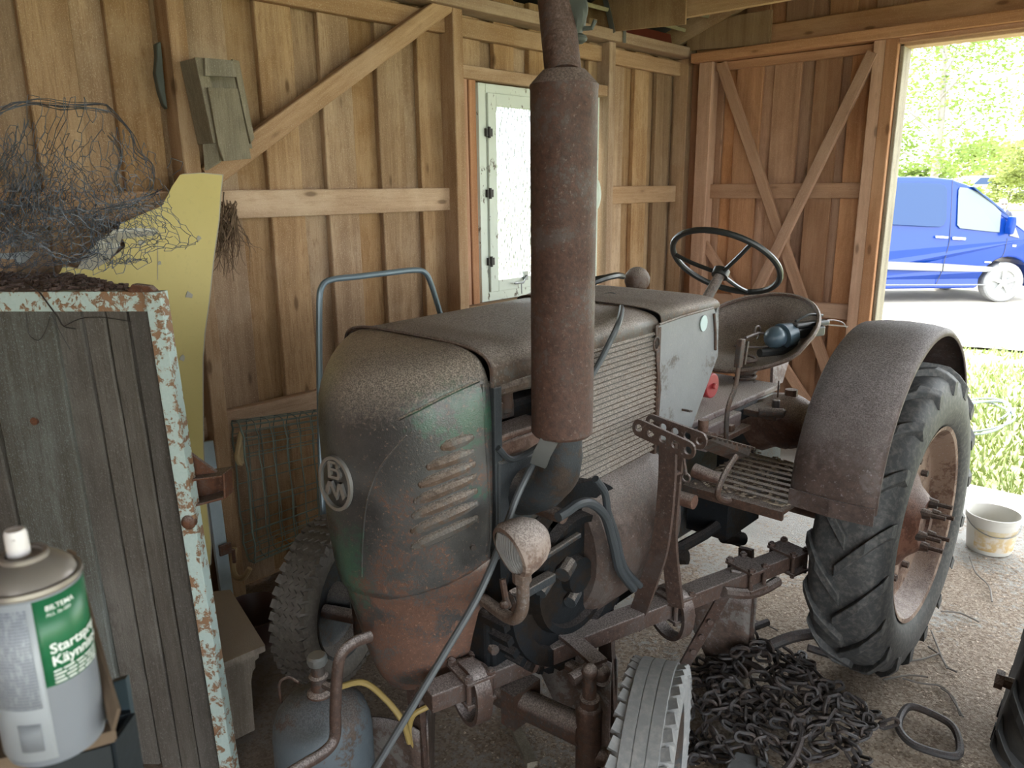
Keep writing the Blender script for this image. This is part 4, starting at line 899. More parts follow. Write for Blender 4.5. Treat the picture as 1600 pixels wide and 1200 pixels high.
def ridger(y, side=1, off=0.0, sc=1.0, z0=0.0):
    c = tb(y) + tp * off; mb = MB(); mb.bar(c, V((c.x, c.y, 0.16)) + tp * 0.03, 0.05, 0.02, (0, 1, 0)); r_ = mb.build('ridger_shank', TBM, G, False)
    for s_ in (-1, 1):
        rows = []
        for i in range(7):
            t = i / 6; row = []
            for j in range(6):
                w = j / 5
                row.append(V((c.x, c.y, 0)) + tp * (0.05 - 0.20 * sc * t * (0.55 + 0.45 * w)) + td * (s_ * (0.012 + 0.12 * sc * t ** 1.2 * (0.5 + 0.5 * w))) + V((0, 0, z0 + 0.01 + (0.28 * sc) * w * (1 - 0.25 * t * t) + 0.03 * t)))
            rows.append(row)
        MB().grid(rows).build('mouldboard', RIDM, r_, fix=True, solid=0.006, ang=60)
ridger(2.36, off=-0.13, sc=1.15); ridger(1.72, off=-0.10, sc=1.15); ridger(1.12, off=-0.16, sc=1.1)

# ---- starting crank, hanging in the nose
CR = tag(MB().tube([ax((578, 994), -1.44), ax((553, 1004), -1.44), ax((534, 1022), -1.44), ax((527, 1052), -1.44), ax((524, 1110), -1.44), ax((523, 1152), -1.44), ax((508, 1174), -1.43), ax((470, 1198), -1.42), ax((420, 1228), -1.41)], 0.0145, 12, k=5).build('starting_crank', TBM, None), 'bent rusty starting crank sticking out of the tractor nose', 'crank')

# ---- black hose draped over the hood
HP = [az((940, 463), 1.392), az((958, 461), 1.395), az((970, 474), 1.385), ax((968, 500), -1.20), ax((950, 540), -1.195), ax((930, 578), -1.19), ax((905, 615), -1.185), ax((872, 665), -1.165), ax((845, 705), -1.15), ax((815, 760), -1.15), ax((795, 810), -1.15), ax((775, 868), -1.14), ax((745, 935), -1.135), ax((700, 1012), -1.15), ax((650, 1095), -1.165), ax((588, 1198), -1.19), ax((540, 1280), -1.2)]
tag(MB().tube(HP, 0.0086, 10, k=5).build('rubber_hose', plain('grey_hose', (0.07, 0.078, 0.085), 0.5, var=0.15), None), 'long dark rubber hose draped over the hood and down past the headlight', 'hose')

# ---- gas bottle
B = thing('gas_bottle', 'blue-grey gas cylinder with a capped valve standing under the tractor nose', 'gas bottle', (-1.60, 0.955, 0))
BLM = rusty('bottle_paint', (0.085, 0.105, 0.12), (0.095, 0.065, 0.048), 0.2, 0.45, (0.17, 0.16, 0.145), spk=0.2, pits=0.15)
o = V((-1.60, 0.955, 0)); mb = MB(); mb.lathe([(0.0, 0.03), (0.10, 0.03), (0.128, 0.06), (0.132, 0.09), (0.132, 0.33), (0.129, 0.36), (0.118, 0.395), (0.095, 0.422), (0.06, 0.44), (0.03, 0.446), (0, 0.446)], o, n=40); mb.build('body', BLM, B)
mb = MB(); mb.lathe([(0.11, 0.0), (0.115, 0.0), (0.115, 0.07), (0.11, 0.07)], o, n=32, closed_prof=True); mb.build('foot_ring', BLM, B)
mb = MB(); mb.lathe([(0.0, 0.43), (0.036, 0.435), (0.034, 0.45), (0.022, 0.46), (0.020, 0.49), (0.026, 0.495), (0.026, 0.50), (0.018, 0.505), (0.016, 0.535)], o, n=20); mb.cyl(o + V((0, 0, 0.48)), o + V((0.05, 0.01, 0.478)), 0.010, n=10); va = mb.build('valve', IRONM, B)
mb = MB(); mb.lathe([(0.0, 0.535), (0.024, 0.535), (0.027, 0.54), (0.027, 0.556), (0.022, 0.562), (0, 0.563)], o, n=10); mb.build('valve_cap', STEEL, va)
mb = MB(); mb.tube([o + V((-0.10, -0.06, 0.40)), o + V((-0.10, -0.06, 0.46)), o + V((-0.085, -0.04, 0.475)), o + V((-0.05, -0.03, 0.47))], 0.004, 6, k=4); mb.build('wire_hook', IRONM, B)
YH = plain('yellow_hose', (0.30, 0.215, 0.07), 0.55, var=0.25)
tag(MB().tube([o + V((0.05, 0.01, 0.478)), az((566, 1066), .46), az((600, 1090), .42), az((628, 1125), .36), az((640, 1160), .28)], 0.0085, 9, k=5).build('gas_hose', YH, None), 'yellow-brown gas hose running from the cylinder valve', 'hose')
tag(MB().tube([az((668, 1104), .38), az((645, 1118), .36), az((640, 1145), .30), az((655, 1180), .22), az((672, 1215), .10), az((672, 1240), 0.02)], 0.0085, 9, k=5).build('gas_hose', YH, None), 'short yellow hose end hanging below the black hose under the nose', 'hose')

# ---- stool like box beside the left front wheel
K = thing('wooden_stool', 'low grey wooden stool with a scalloped apron beside the left front tyre', 'stool', (-2.3, 1.05, 0))
DW = wood('grey_stool_wood', (0.27, 0.23, 0.19), (0.16, 0.13, 0.10), (0.35, 0.31, 0.265), 0.05, knots=0.1, dustc=(0.40, 0.33, 0.265))
zt = 0.33
MB().prism([az((328, 925), zt), az((360, 921), zt), az((414, 1008), zt), az((345, 1038), zt), az((300, 1000), zt)], (0, 0, -0.022)).build('top', DW, K, False)
a, b = az((345, 1036), zt - 0.022), az((411, 1008), zt - 0.022); e = (b - a).normalized(); inn = V((-e.y, e.x, 0))
out = [(0, 0), (0, -0.30)]; L = (b - a).length
out += [(L * 0.62, -0.30), (L * 0.66, -0.12), (L * 0.72, -0.085), (L * 0.80, -0.075), (L * 0.80, -0.05), (L * 0.9, -0.045), (L * 0.92, -0.02), (L * 0.98, -0.015), (L, 0)]
MB().prism([a + inn * 0.01 + e * x + V((0, 0, z)) for x, z in out], inn * 0.02).build('apron', DW, K, False)
c_, d_ = az((360, 925), zt - 0.022), az((330, 930), zt - 0.022)
MB().bar(V((d_.x, d_.y, 0)) + V((0.05, -0.01, 0)), d_ + V((0.05, -0.01, 0)), 0.05, 0.04).build('leg', DW, K, False); MB().bar(V((c_.x, c_.y, 0)) + V((0.0, -0.03, 0)), c_ + V((0.0, -0.03, 0)), 0.05, 0.04).build('leg', DW, K, False)
tag(MB().lathe([(0.0, 0.004), (0.09, 0.004), (0.115, 0.05), (0.135, 0.13), (0.140, 0.14), (0.134, 0.142), (0.108, 0.055), (0.085, 0.012), (0, 0.012)], (-2.62, 1.30, 0), n=32).build('basin', plain('dark_red_enamel', (0.085, 0.05, 0.045), 0.4), None), 'dark reddish round basin on the floor behind the wooden stool', 'basin')

# ---- bent tube frame leaning behind the hood
TM = plain('blue_grey_tube', (0.16, 0.21, 0.24), 0.38, 0.3, var=0.25)
xt = -2.42
tag(MB().tube([ax((512, 905), xt + .1), ax((503, 760), xt + .05), ax((500, 650), xt), ax((499, 560), xt), ax((499, 475), xt), ax((503, 448), xt), ax((518, 437), xt), ax((560, 432), xt), ax((610, 426), xt), ax((648, 422), xt), ax((664, 426), xt), ax((674, 445), xt), ax((688, 490), xt), ax((700, 528), xt), ax((712, 566), xt), ax((760, 720), xt)], 0.0115, 10, k=4).build('tube_frame', TM, None), 'bent blue-grey steel tube frame rising behind the hood by the wall', 'tube frame')

# ---- wire potato basket leaning on the left wall
WB_ = thing('wire_basket', 'green wire mesh basket hanging on its side left of the tractor nose', 'basket', (-2.8, 1.6, 0.26))
GW = plain('green_wire', (0.15, 0.19, 0.165), 0.5, 0.3, var=0.35)
NV = 11
def ring(v):        # closed cross-section loop at depth v (lying rounded box)
    out = []
    for i in range(28):
        a = 2 * pi * i / 28; c_, s_ = cos(a), sin(a)
        out.append(V((-2.80 + 0.105 * (abs(c_) ** 0.6) * (1 if c_ > 0 else -1) * (1 - 0.08 * v), 1.40 + 0.62 * v - 0.03 * c_ + 0.004 * sin(9 * a + 5 * v), 0.555 + 0.30 * (abs(s_) ** 0.6) * (1 if s_ > 0 else -1) * (1 - 0.14 * v) - 0.02 * v + 0.003 * sin(5 * a))))
    return out
for k in range(NV):
    MB().tube(ring(k / (NV - 1)), 0.0042 if k == 0 else 0.0024, 5, closed=True).build('hoop_wire', GW, WB_)
R0 = [ring(k / 8) for k in range(9)]
for i in range(28):
    MB().tube([R0[k][i] for k in range(9)], 0.0022, 5).build('long_wire', GW, WB_)
WOODH = plain('hose_grip', (0.36, 0.26, 0.13), 0.6)
MB().tube([(-2.76, 1.395, 0.825), (-2.75, 1.37, 0.76), (-2.745, 1.36, 0.73), (-2.75, 1.375, 0.70), (-2.77, 1.39, 0.735), (-2.78, 1.395, 0.80)], 0.011, 8, k=4).build('handle_grip', WOODH, WB_)
MB().tube([(-2.85, 1.36, 0.31), (-2.84, 1.34, 0.235), (-2.80, 1.33, 0.205), (-2.755, 1.34, 0.215), (-2.735, 1.36, 0.255)], 0.012, 8, k=4).build('handle_grip', WOODH, WB_)
tag(MB().tube([ax((433, 838), -2.9), ax((462, 852), -2.8), ax((500, 865), -2.7)], 0.014, 8).build('tool_handle', plain('orange_wood', (0.36, 0.17, 0.05), 0.6), None), 'orange-brown wooden tool handle below the wire basket', 'tool handle')

# ---- chain heap by the rear wheel
CH = thing('tyre_chain', 'heap of dark iron tyre chain with large rings in front of the rear wheel', 'chain', (-0.85, 2.3, 0))
CHM = rusty('chain_iron', (0.026, 0.024, 0.024), (0.045, 0.030, 0.023), 0.4, 0.45, (0.12, 0.10, 0.088), spk=0.25)
lm = MB(); lm.tube([V((0.015 * cos(a), 0, 0.015 * sin(a) + (0.016 if sin(a) > 0 else -0.016))) for a in [2 * pi * i / 12 + 0.01 for i in range(12)]], 0.0058, 5, closed=True)
LM = lm.mesh('chain_link', CHM); rg = random.Random(11)
heapc = [(-1.0, 2.38, 0.24, 0.15), (-0.82, 2.30, 0.24, 0.13), (-0.64, 2.28, 0.20, 0.07), (-0.86, 2.07, 0.20, 0.06), (-1.04, 2.18, 0.18, 0.10)]
def heap_z(x, y): return max(max(0, h * (1 - ((x - a) ** 2 + (y - b) ** 2) / r ** 2)) for a, b, r, h in heapc)
nl = 0
while nl < 296:
    a, b, r, h = rg.choice(heapc); t = rg.uniform(0, 6.28); d = r * sqrt(rg.random()) * 0.95; p = V((a + d * cos(t), b + d * sin(t), 0)); hd_ = rg.uniform(0, 6.28)
    for k in range(rg.randint(5, 12)):
        if nl >= 296: break
        hd_ += rg.uniform(-0.55, 0.55); p = p + V((cos(hd_), sin(hd_), 0)) * 0.040
        if p.x < -1.22 or p.y > 2.62 or (p.x + 0.74) ** 2 * 4 + (p.y - 2.84) ** 2 < 0.20 or p.x > -0.40: continue
        z = heap_z(p.x, p.y) * rg.uniform(0.6, 1.05) + 0.014
        o = bpy.data.objects.new('chain_link', LM); COL.objects.link(o); o.parent = CH
        q_ = Matrix.Rotation(hd_, 4, 'Z') @ Matrix.Rotation(pi / 2 + rg.uniform(-0.45, 0.45), 4, 'Y') @ Matrix.Rotation((pi / 2 if k % 2 else 0) + rg.uniform(-0.4, 0.4), 4, 'Z')
        o.matrix_basis = Matrix.Translation(p + V((0, 0, z)) - V((-0.85, 2.3, 0))) @ q_; nl += 1
def bigring(pts, r=0.012):
    MB().tube(pts, r, 8, closed=True, k=4).build('iron_ring', CHM, CH)
bigring([az(p, z) for p, z in (((1408, 1118), .03), ((1425, 1104), .035), ((1470, 1122), .03), ((1492, 1140), .025), ((1500, 1170), .02), ((1488, 1182), .02), ((1430, 1165), .02), ((1405, 1140), .03))])
bigring([az(p, z) for p, z in (((1165, 1150), .04), ((1190, 1108), .06), ((1225, 1112), .08), ((1252, 1140), .07), ((1240, 1185), .05), ((1215, 1210), .04), ((1180, 1190), .03))])
bigring([az(p, z) for p, z in (((1103, 1040), .05), ((1110, 1080), .05), ((1130, 1098), .05), ((1180, 1096), .07), ((1210, 1075), .09), ((1180, 1040), .10), ((1130, 1030), .07))])
mb = MB(); mb.tube([az((1262, 1012), .12), az((1320, 1030), .10), az((1365, 1040), .08)], 0.014, 8); mb.build('iron_bar', CHM, CH)
mb = MB(); mb.tube([az((1200, 1010), .16), az((1240, 995), .18), az((1290, 990), .17), az((1330, 1010), .12)], 0.02, 8, k=3); mb.build('iron_bar', CHM, CH)
mb = MB(); mb.tube([az((1130, 990), .08), az((1165, 985), .09), az((1200, 972), .10)], 0.014, 8); mb.build('iron_bar', CHM, CH)
tag(MB().prism([az(p, 0.045) for p in ((1125, 1210), (1148, 1172), (1185, 1180), (1235, 1215), (1200, 1260), (1130, 1250))], (0, 0, -0.045)).build('stone_slab', plain('grey_stone', (0.13, 0.135, 0.14), 0.85, bump=0.6, var=0.3), None, False, bevel=0.008), 'flat grey stone on the floor at the foot of the chain heap', 'stone')
tag(MB().bar(az((796, 1118), .012), az((832, 1195), .012), 0.035, 0.02, (0, 0, 1)).build('wood_lath', GREYW, None, False), 'thin grey wooden lath on the floor under the front axle', 'lath')

# ---- bucket
BK = thing('bucket', 'small dirty translucent plastic bucket with a wire handle near the doorway', 'bucket', (-0.645, 4.13, 0))
o = V((-0.645, 4.13, 0)); PL = plain('dirty_plastic', (0.55, 0.53, 0.48), 0.45, var=0.12)
mb = MB(); mb.lathe([(0.0, 0.004), (0.094, 0.004), (0.098, 0.010), (0.112, 0.165), (0.118, 0.166), (0.119, 0.192), (0.114, 0.194), (0.109, 0.165), (0.095, 0.02), (0.0, 0.016)], o, n=40); mb.build('body', PL, BK)
m, nt, b = newmat('bucket_label'); q = N(nt); co = q.coord(); sp = q.node('ShaderNodeSeparateXYZ'); nt.links.new(co, sp.inputs[0])
q.set(b.inputs['Base Color'], q.mix(q.ramp(q.noise(co, 30, 3), 0.45, 0.6), q.mix(q.ramp(sp.outputs[2], 0.03, 0.12), (0.48, 0.32, 0.13), (0.52, 0.43, 0.27)), (0.56, 0.50, 0.42))); b.inputs['Roughness'].default_value = 0.6
mb = MB(); mb.lathe([(0.0995, 0.025), (0.1105, 0.135)], o, n=20, a0=radians(-30), a1=radians(120)); lb = mb.build('label', m, BK); lb['label'] = 'tan paper label'
mb = MB(); mb.tube([o + V((0.118 * cos(a), 0.118 * sin(a), 0.165 - 0.055 * sin(pi * t))) for t, a in [(i / 16, radians(-150) + radians(180) * i / 16) for i in range(17)]], 0.0025, 6); mb.build('wire_handle', STEEL, BK)

# ---- another dark wheel at the right edge
W2 = thing('spare_wheel', 'dark tractor wheel standing at the right edge of the view', 'wheel', (-0.17, 2.60, 0))
r2 = rear_tyre(W2, (0, 0, 0), 'tyre', rubber('black_rubber', (0.014, 0.015, 0.016), (0.03, 0.03, 0.03), (0.09, 0.085, 0.08), 0.3))
mb = MB(); mb.lathe([(0.352, -0.09), (0.345, -0.10), (0.31, -0.04), (0.0, -0.03)], (0, 0, 0), (1, 0, 0), n=40); mb.lathe([(0.352, 0.09), (0.345, 0.10), (0.31, 0.04), (0.0, 0.03)], (0, 0, 0), (1, 0, 0), n=40); rim2 = mb.build('rim', IRONM, W2)
mb = MB(); mb.cyl((-0.10, -0.35, -0.17), (-0.165, -0.355, -0.172), 0.018, 0.016, n=8); mb.cyl((-0.145, -0.354, -0.171), (-0.165, -0.355, -0.172), 0.026, n=6); mb.build('stud', IRONM, W2)
for c_ in [x for x in bpy.data.objects if x.parent is W2]: c_.matrix_parent_inverse = Matrix.Identity(4)
W2.location = (-0.135, 2.66, 0.555); W2.rotation_euler = (0, radians(7), radians(4))
# ================================================================== left side: crate, netting, boards, spray can
def apl(p, P0, n):      # the point on a plane
    d = px(p); return CAM + d * ((V(P0) - CAM).dot(V(n)) / d.dot(V(n)))
# rusted sky-blue paint of the steel frame
m, nt, b = newmat('flaking_blue_paint'); q = N(nt); co = q.coord()
n1 = q.noise(co, 26, 6, 0.72, 0.3); n2 = q.noise(co, 120, 4, 0.7)
sp = q.node('ShaderNodeSeparateXYZ'); nt.links.new(co, sp.inputs[0])
c = q.mix(n2, (0.36, 0.47, 0.45), (0.50, 0.60, 0.56))
e = q.math('ADD', n1, q.ramp(sp.outputs[2], 1.05, 1.55, -0.01, 0.02))
c = q.mix(q.ramp(e, 0.530, 0.560), c, q.mix(n2, (0.09, 0.035, 0.02), (0.20, 0.085, 0.045)))
c = q.mix(q.ramp(e, 0.505, 0.53, 0, 0.6), c, (0.33, 0.20, 0.11))
q.set(b.inputs['Base Color'], c); b.inputs['Roughness'].default_value = 0.6; q.set(b.inputs['Normal'], q.bump(q.ramp(e, 0.53, 0.57, 1, 0), 0.6, 0.003))
BLUEF = m
RUSTF = rusty('deep_rust', (0.12, 0.07, 0.05), (0.15, 0.06, 0.03), 0.6, 0.8, (0.22, 0.165, 0.13), spk=0.5)
DEBR = rusty('debris_covered_steel', (0.10, 0.075, 0.065), (0.12, 0.07, 0.05), 0.6, 0.8, (0.19, 0.155, 0.135), spk=0.8, scale=20, pits=0.9)
CRW = wood('crate_dark_wood', (0.125, 0.112, 0.096), (0.070, 0.060, 0.050), (0.185, 0.17, 0.15), 0.12, knots=0.1)
CRB = wood('crate_blue_grey_wood', (0.125, 0.128, 0.115), (0.075, 0.068, 0.056), (0.20, 0.225, 0.22), 0.05, knots=0.5)
CQ = V((-2.04, 0.816, 1.5)); CU = V((0.786, 0.618, 0)); CNn = V((0.618, -0.786, 0.0)).normalized()
def cf(p, off=0.0): return apl(p, CQ + CNn * off, CNn)
CT = thing('steel_framed_crate', 'tall crate of dark boards in a flaking pale blue steel frame at the left', 'crate', (-2.3, 0.7, 0))
# vertical boards of the crate face
tops = [-180, -95, -30, 78, 131, 166, 201, 240]; bots = [105, 160, 120, 219, 262, 292, 322, 352]
tops = [-260, -150, -28, 79, 130, 166, 200, 238]; bots = [-20, 45, 108, 219, 258, 289, 318, 346]
for i in range(7):
    off = -0.020 - (0.006 if i == 3 else 0.0) - 0.003 * (i % 2) + (0.006 if i == 2 else 0)
    a0, a1, b1, b0 = cf((tops[i] + 1.2, 484), off), cf((tops[i + 1] - 1.2, 484), off), cf((bots[i + 1] - 1.2, 1215), off), cf((bots[i] + 1.2, 1215), off)
    top = (a0 + a1) / 2; bot = (b0 + b1) / 2; d = (bot - top); bot = top + d * ((top.z - 0.03) / -d.z)
    w_ = (a1 - a0).length * 0.5 + (b1 - b0).length * 0.5
    plank('crate_board', bot, top + V((0, 0, 0.01)), w_ * 0.985, 0.022, CRB if i == 2 else CRW, CT, CNn, wob=0.0015, seg=8)
top = cf((-260, 471)); tr = cf((238, 470))
MB().bar(cf((-260, 471), -0.01), cf((243, 470), -0.01), 0.03, 0.052, CNn.cross(CU)).build('top_rail', BLUEF, CT, False, bevel=0.002)
P0, P1 = cf((246, 470), -0.005), cf((360, 1207), -0.005); d = P1 - P0; P1 = P0 + d * ((P0.z - 0.0) / -d.z); P0 = P0 - d.normalized() * 0.025
MB().bar(P0, P1, 0.042, 0.040, CNn).build('corner_post', BLUEF, CT, False, bevel=0.002)
back = [az((113, 428), 1.5), az((-160, 428), 1.5)]
tp_ = [cf((-260, 455)) + V((0, 0, 0.003)), cf((236, 455)) + V((0, 0, 0.003)), az((113, 428), 1.5) , az((-120, 424), 1.5)]
tp_[0].z = tp_[1].z = 1.497
MB().prism([V((p.x, p.y, 1.483)) for p in tp_], (0, 0, 0.016)).build('top_sheet', DEBR, CT, False)
for p in (tp_[2], tp_[3]):
    MB().bar((p.x, p.y, 0), (p.x, p.y, 1.48), 0.04, 0.04, (1, 0, 0)).build('back_post', BLUEF, CT, False)
mb = MB(); mb.prism([cf(p, -0.02) for p in ((207, 452), (214, 442), (240, 445), (248, 452), (252, 462), (246, 470), (210, 458))], CNn * 0.025); mb.build('corner_tab', RUSTF, CT, False, bevel=0.003)
rg = random.Random(5); mb = MB()
for i in range(900):
    s_, t = rg.random(), rg.random(); p = tp_[0].lerp(tp_[1], s_).lerp(tp_[3].lerp(tp_[2], s_), t); r_ = rg.uniform(0.002, 0.008)
    mb.box((p.x, p.y, 1.500 + r_ * 0.4), (r_ * 2, r_ * 1.4, r_), Matrix.Rotation(rg.uniform(0, 3), 3, 'Z'))
o = mb.build('loose_debris', DEBR, CT, False); o['kind'] = 'stuff'
# channel bracket and gusset on the right post
mb = MB(); A = [cf(p, -0.03) for p in ((300, 740), (355, 735), (357, 772), (302, 787))]
def plate(pts, t): MBx.prism(pts, t)
MBx = MB(); MBx.bar(cf((298, 745), -0.04), cf((356, 737), -0.04), 0.075, 0.006, V((0, 0, 1))); MBx.bar(cf((300, 786), -0.04), cf((357, 771), -0.04), 0.075, 0.006, V((0, 0, 1))); MBx.bar(cf((299, 765), -0.075), cf((356, 754), -0.075), 0.006, 0.065, V((0, 0, 1))); MBx.bar(cf((355, 735), -0.03), cf((357, 774), -0.03), 0.05, 0.006, CU)
MBx.build('channel_bracket', RUSTF, CT, False, bevel=0.002)
MB().prism([cf(p, -0.05) for p in ((291, 700), (342, 737), (298, 748))], CNn * 0.012).build('gusset', RUSTF, CT, False)
MB().ball(cf((296, 815), 0.01), 0.022, n=10, m=7).build('knob', RUSTF, CT)
mb = MB(); mb.tube([cf(p, 0.012) for p in ((47, 447), (60, 455), (75, 475), (90, 495), (100, 510), (118, 514))], 0.002, 5, k=3); mb.tube([cf(p, 0.012) for p in ((100, 510), (125, 498), (160, 496), (206, 503))], 0.0013, 5, k=3); mb.tube([cf(p, 0.012) for p in ((80, 490), (92, 515), (110, 547))], 0.0013, 5, k=3); mb.tube([cf(p, 0.012) for p in ((41, 489), (44, 520), (60, 532), (72, 515), (78, 495))], 0.0013, 5, k=3); mb.build('loose_wire', DARKIRON, CT)
c0 = cf((54, 658), 0.0); MB().cyl(c0 - CNn * 0.01, c0 + CNn * 0.004, 0.011, n=10).build('nail_head', RUSTF, CT)

# white dish on the crate
o = az((8, 418), 1.50); tag(MB().lathe([(0.0, 0.002), (0.062, 0.002), (0.070, 0.008), (0.098, 0.042), (0.103, 0.044), (0.099, 0.047), (0.068, 0.012), (0, 0.008)], (o.x, o.y, 1.508), n=40).build('dish', plain('white_plastic', (0.62, 0.68, 0.70), 0.4, var=0.1), None), 'shallow white plastic dish on top of the blue framed crate', 'dish')

# chicken wire tangle, crumpled sheets of hexagonal netting
NTM = plain('old_galvanised_wire', (0.10, 0.115, 0.14), 0.5, 0.45, var=0.5)
mb = MB(); rg = random.Random(21)
def crumple(p, s_, amp):
    q1 = noise.noise_vector(p * 1.6 + V((s_ * 7, 0, 3))); q2 = noise.noise_vector(p * 5.0 + V((s_ * 3, 9, 1))); q3 = noise.noise_vector(p * 17.0 + V((1, s_ * 5, 2)))
    return (q1 * 0.30 + q2 * 0.10 + q3 * 0.022) * amp
for sheet in range(7):
    nx, ny = 30, 17; hx, hy = 0.030, 0.026; pos = {}
    for j in range(ny + 1):
        for i in range(nx + 1):
            u, v = i / nx, j / ny
            top = 158 + 60 * abs(u - 0.42) ** 1.6 * 4 if sheet < 2 else 235 + 80 * u
            pxx = -70 + (330 if sheet < 2 else 290) * u; pyy = top + (405 - top) * (v ** 0.8)
            base = ad((pxx, pyy), 2.25 + 0.10 * sheet - 0.10 * sin(pi * u))
            cr = crumple(V((u * 0.9, v * 0.6, 0)), sheet, 0.55)
            stag = 0.28 if (i + j) % 2 else -0.28
            pos[i, j] = base + cr + V((0.734, 0.679, 0)) * (stag * 0.014)
            if pos[i, j].z < 1.512: pos[i, j].z = 1.512 + rg.uniform(0, 0.02)
            lim = -2.905
            if pos[i, j].x < lim: pos[i, j].x = lim + rg.uniform(0, 0.03)
    for (i, j), p in pos.items():
        if noise.noise(V((i * 0.21, j * 0.21, sheet * 4.0))) > 0.33: continue
        if (i, j + 1) in pos and rg.random() > 0.05: mb.tube([p, p.lerp(pos[i, j + 1], 0.5) + V((rg.uniform(-1, 1), rg.uniform(-1, 1), rg.uniform(-1, 1))) * 0.005, pos[i, j + 1]], 0.00085 + 0.0004 * rg.random(), 3)
        if (i + j) % 2 and (i + 1, j) in pos: mb.tube([p, pos[i + 1, j]], 0.00095, 3)
# bundled selvedge wires
for pts, dd in (([(-20, 190), (20, 165), (60, 158), (110, 162), (160, 160), (175, 175), (205, 205), (215, 235), (236, 260), (238, 290), (225, 300)], 2.3), ([(-10, 175), (40, 160), (90, 168), (140, 172), (172, 172)], 2.35), ([(172, 210), (185, 225), (192, 250), (180, 280), (190, 300)], 2.32), ([(150, 330), (195, 318), (235, 305), (250, 300)], 2.25), ([(140, 345), (145, 370), (148, 395), (110, 408)], 2.22)):
    for k in range(5): mb.tube([ad((x + rg.uniform(-5, 5), y + rg.uniform(-5, 5)), dd + rg.uniform(-0.03, 0.03)) for x, y in pts], 0.0012, 3, k=3)
NE = mb.build('wire_netting', NTM, None, False)
tag(NE, 'crumpled tangle of grey chicken wire netting piled on the crate top', 'netting')

# yellow faced insulation board, torn, leaning behind the crate
m, nt, b = newmat('yellow_paper_face'); q = N(nt); co = q.coord()
c = q.mix(q.noise(co, 3.5, 4), (0.50, 0.40, 0.135), (0.60, 0.50, 0.20)); c = q.mix(q.ramp(q.noise(co, 45, 4, 0.7), 0.55, 0.8, 0, 0.35), c, (0.40, 0.33, 0.14))
q.set(b.inputs['Base Color'], c); b.inputs['Roughness'].default_value = 0.75
YM = m
CORE = plain('torn_core', (0.36, 0.33, 0.26), 0.9, bump=0.7, var=0.3)
YP, YN = V((-2.80, 1.42, 1.75)), V((1, -0.12, 0.10)).normalized()
def yp(p, off=0.0): return apl(p, YP + YN * off, YN)
YB = thing('insulation_board', 'torn yellow faced building board leaning between the crate and the wall', 'board', (-2.7, 1.3, 0))
outl = [(281, 273), (315, 271), (347, 274), (344, 300), (341, 345), (333, 402), (326, 470), (319, 520), (316, 560), (316, 620), (317, 700), (321, 780), (329, 850), (328, 880), (300, 905), (272, 840), (240, 700), (180, 520), (90, 432), (98, 417), (145, 422), (170, 408), (196, 385), (185, 352), (210, 340), (253, 322), (262, 305), (268, 292)]
face = MB(); face.prism([yp(p) for p in outl], YN * 0.003); face.build('yellow_face', YM, YB, False)
mb = MB(); mb.prism([yp((x + 1 - (1 if x > 300 else -1), y - 0.5), -0.016) for x, y in outl], YN * 0.0155); mb.build('core', CORE, YB, False)
rg = random.Random(9)
tear = MB()
tear.prism([yp(p, 0.004) for p in ((152, 380), (176, 362), (205, 357), (240, 356), (247, 362), (243, 368), (210, 371), (190, 374), (183, 390), (170, 408), (145, 421), (120, 420), (132, 400))], YN * 0.004); tear.build('torn_patch', CORE, YB, False)
fl_ = plain('pale_fibres', (0.60, 0.58, 0.50), 0.9, bump=0.8, var=0.2)
mb = MB(); mb.tube([yp(p, 0.007) for p in ((150, 381), (165, 370), (180, 362), (205, 359), (225, 359), (243, 361))], [0.003, 0.006, 0.007, 0.007, 0.006, 0.003], 6, k=3)
for i in range(9): mb.tube([yp((153 + 4 * i, 379 + rg.uniform(-2, 2)), 0.009), yp((155 + 4 * i, 386 + rg.uniform(0, 5)), 0.009)], 0.003, 5)
mb.build('torn_edge', fl_, YB)
m_ = plain('scuffed_grey', (0.36, 0.34, 0.28), 0.8, bump=0.6, var=0.5)
for p, r_ in (((221, 380), .011), ((310, 373), .010), ((249, 411), .009), ((295, 461), .014), ((285, 560), .013), ((289, 660), .012)):
    c0 = yp(p, 0.003); mb = MB(); k_ = rg.randint(7, 9); mb.prism([c0 + (V((0, 1, 0)) * cos(2 * pi * i / k_) + V((0, 0, 1)) * sin(2 * pi * i / k_)) * r_ * rg.uniform(0.55, 1.2) for i in range(k_)], YN * 0.003); mb.build('nail_scar', m_, YB, False)
sb = MB(); sb.prism([yp(p, 0.0035) for p in ((246, 363), (247, 363), (247, 437), (246, 437))], YN * 0.001); sb.build('seam', CORE, YB, False)
# pale blue painted plank with a rusty hinge behind it
PBD = thing('painted_plank', 'pale blue painted plank with a rusty hinge by the wall stud', 'plank', (-2.75, 1.3, 0))
lp = plain('worn_pale_blue', (0.36, 0.43, 0.46), 0.65, bump=0.3, var=0.3)
MB().bar(ax((356, 945), -2.80) + (ax((356, 945), -2.80) - ax((322, 690), -2.86)) * 0.16, ax((322, 690), -2.86), 0.05, 0.02, (1, 0, 0)).build('board', lp, PBD, False)
mb = MB(); c0 = ax((352, 858), -2.785); mb.box(c0, (0.012, 0.05, 0.045)); mb.cyl(c0 + V((0.004, 0.03, -0.07)), c0 + V((0.004, 0.03, -0.01)), 0.008, n=8); mb.build('hinge', RUSTF, PBD, bevel=0.002)

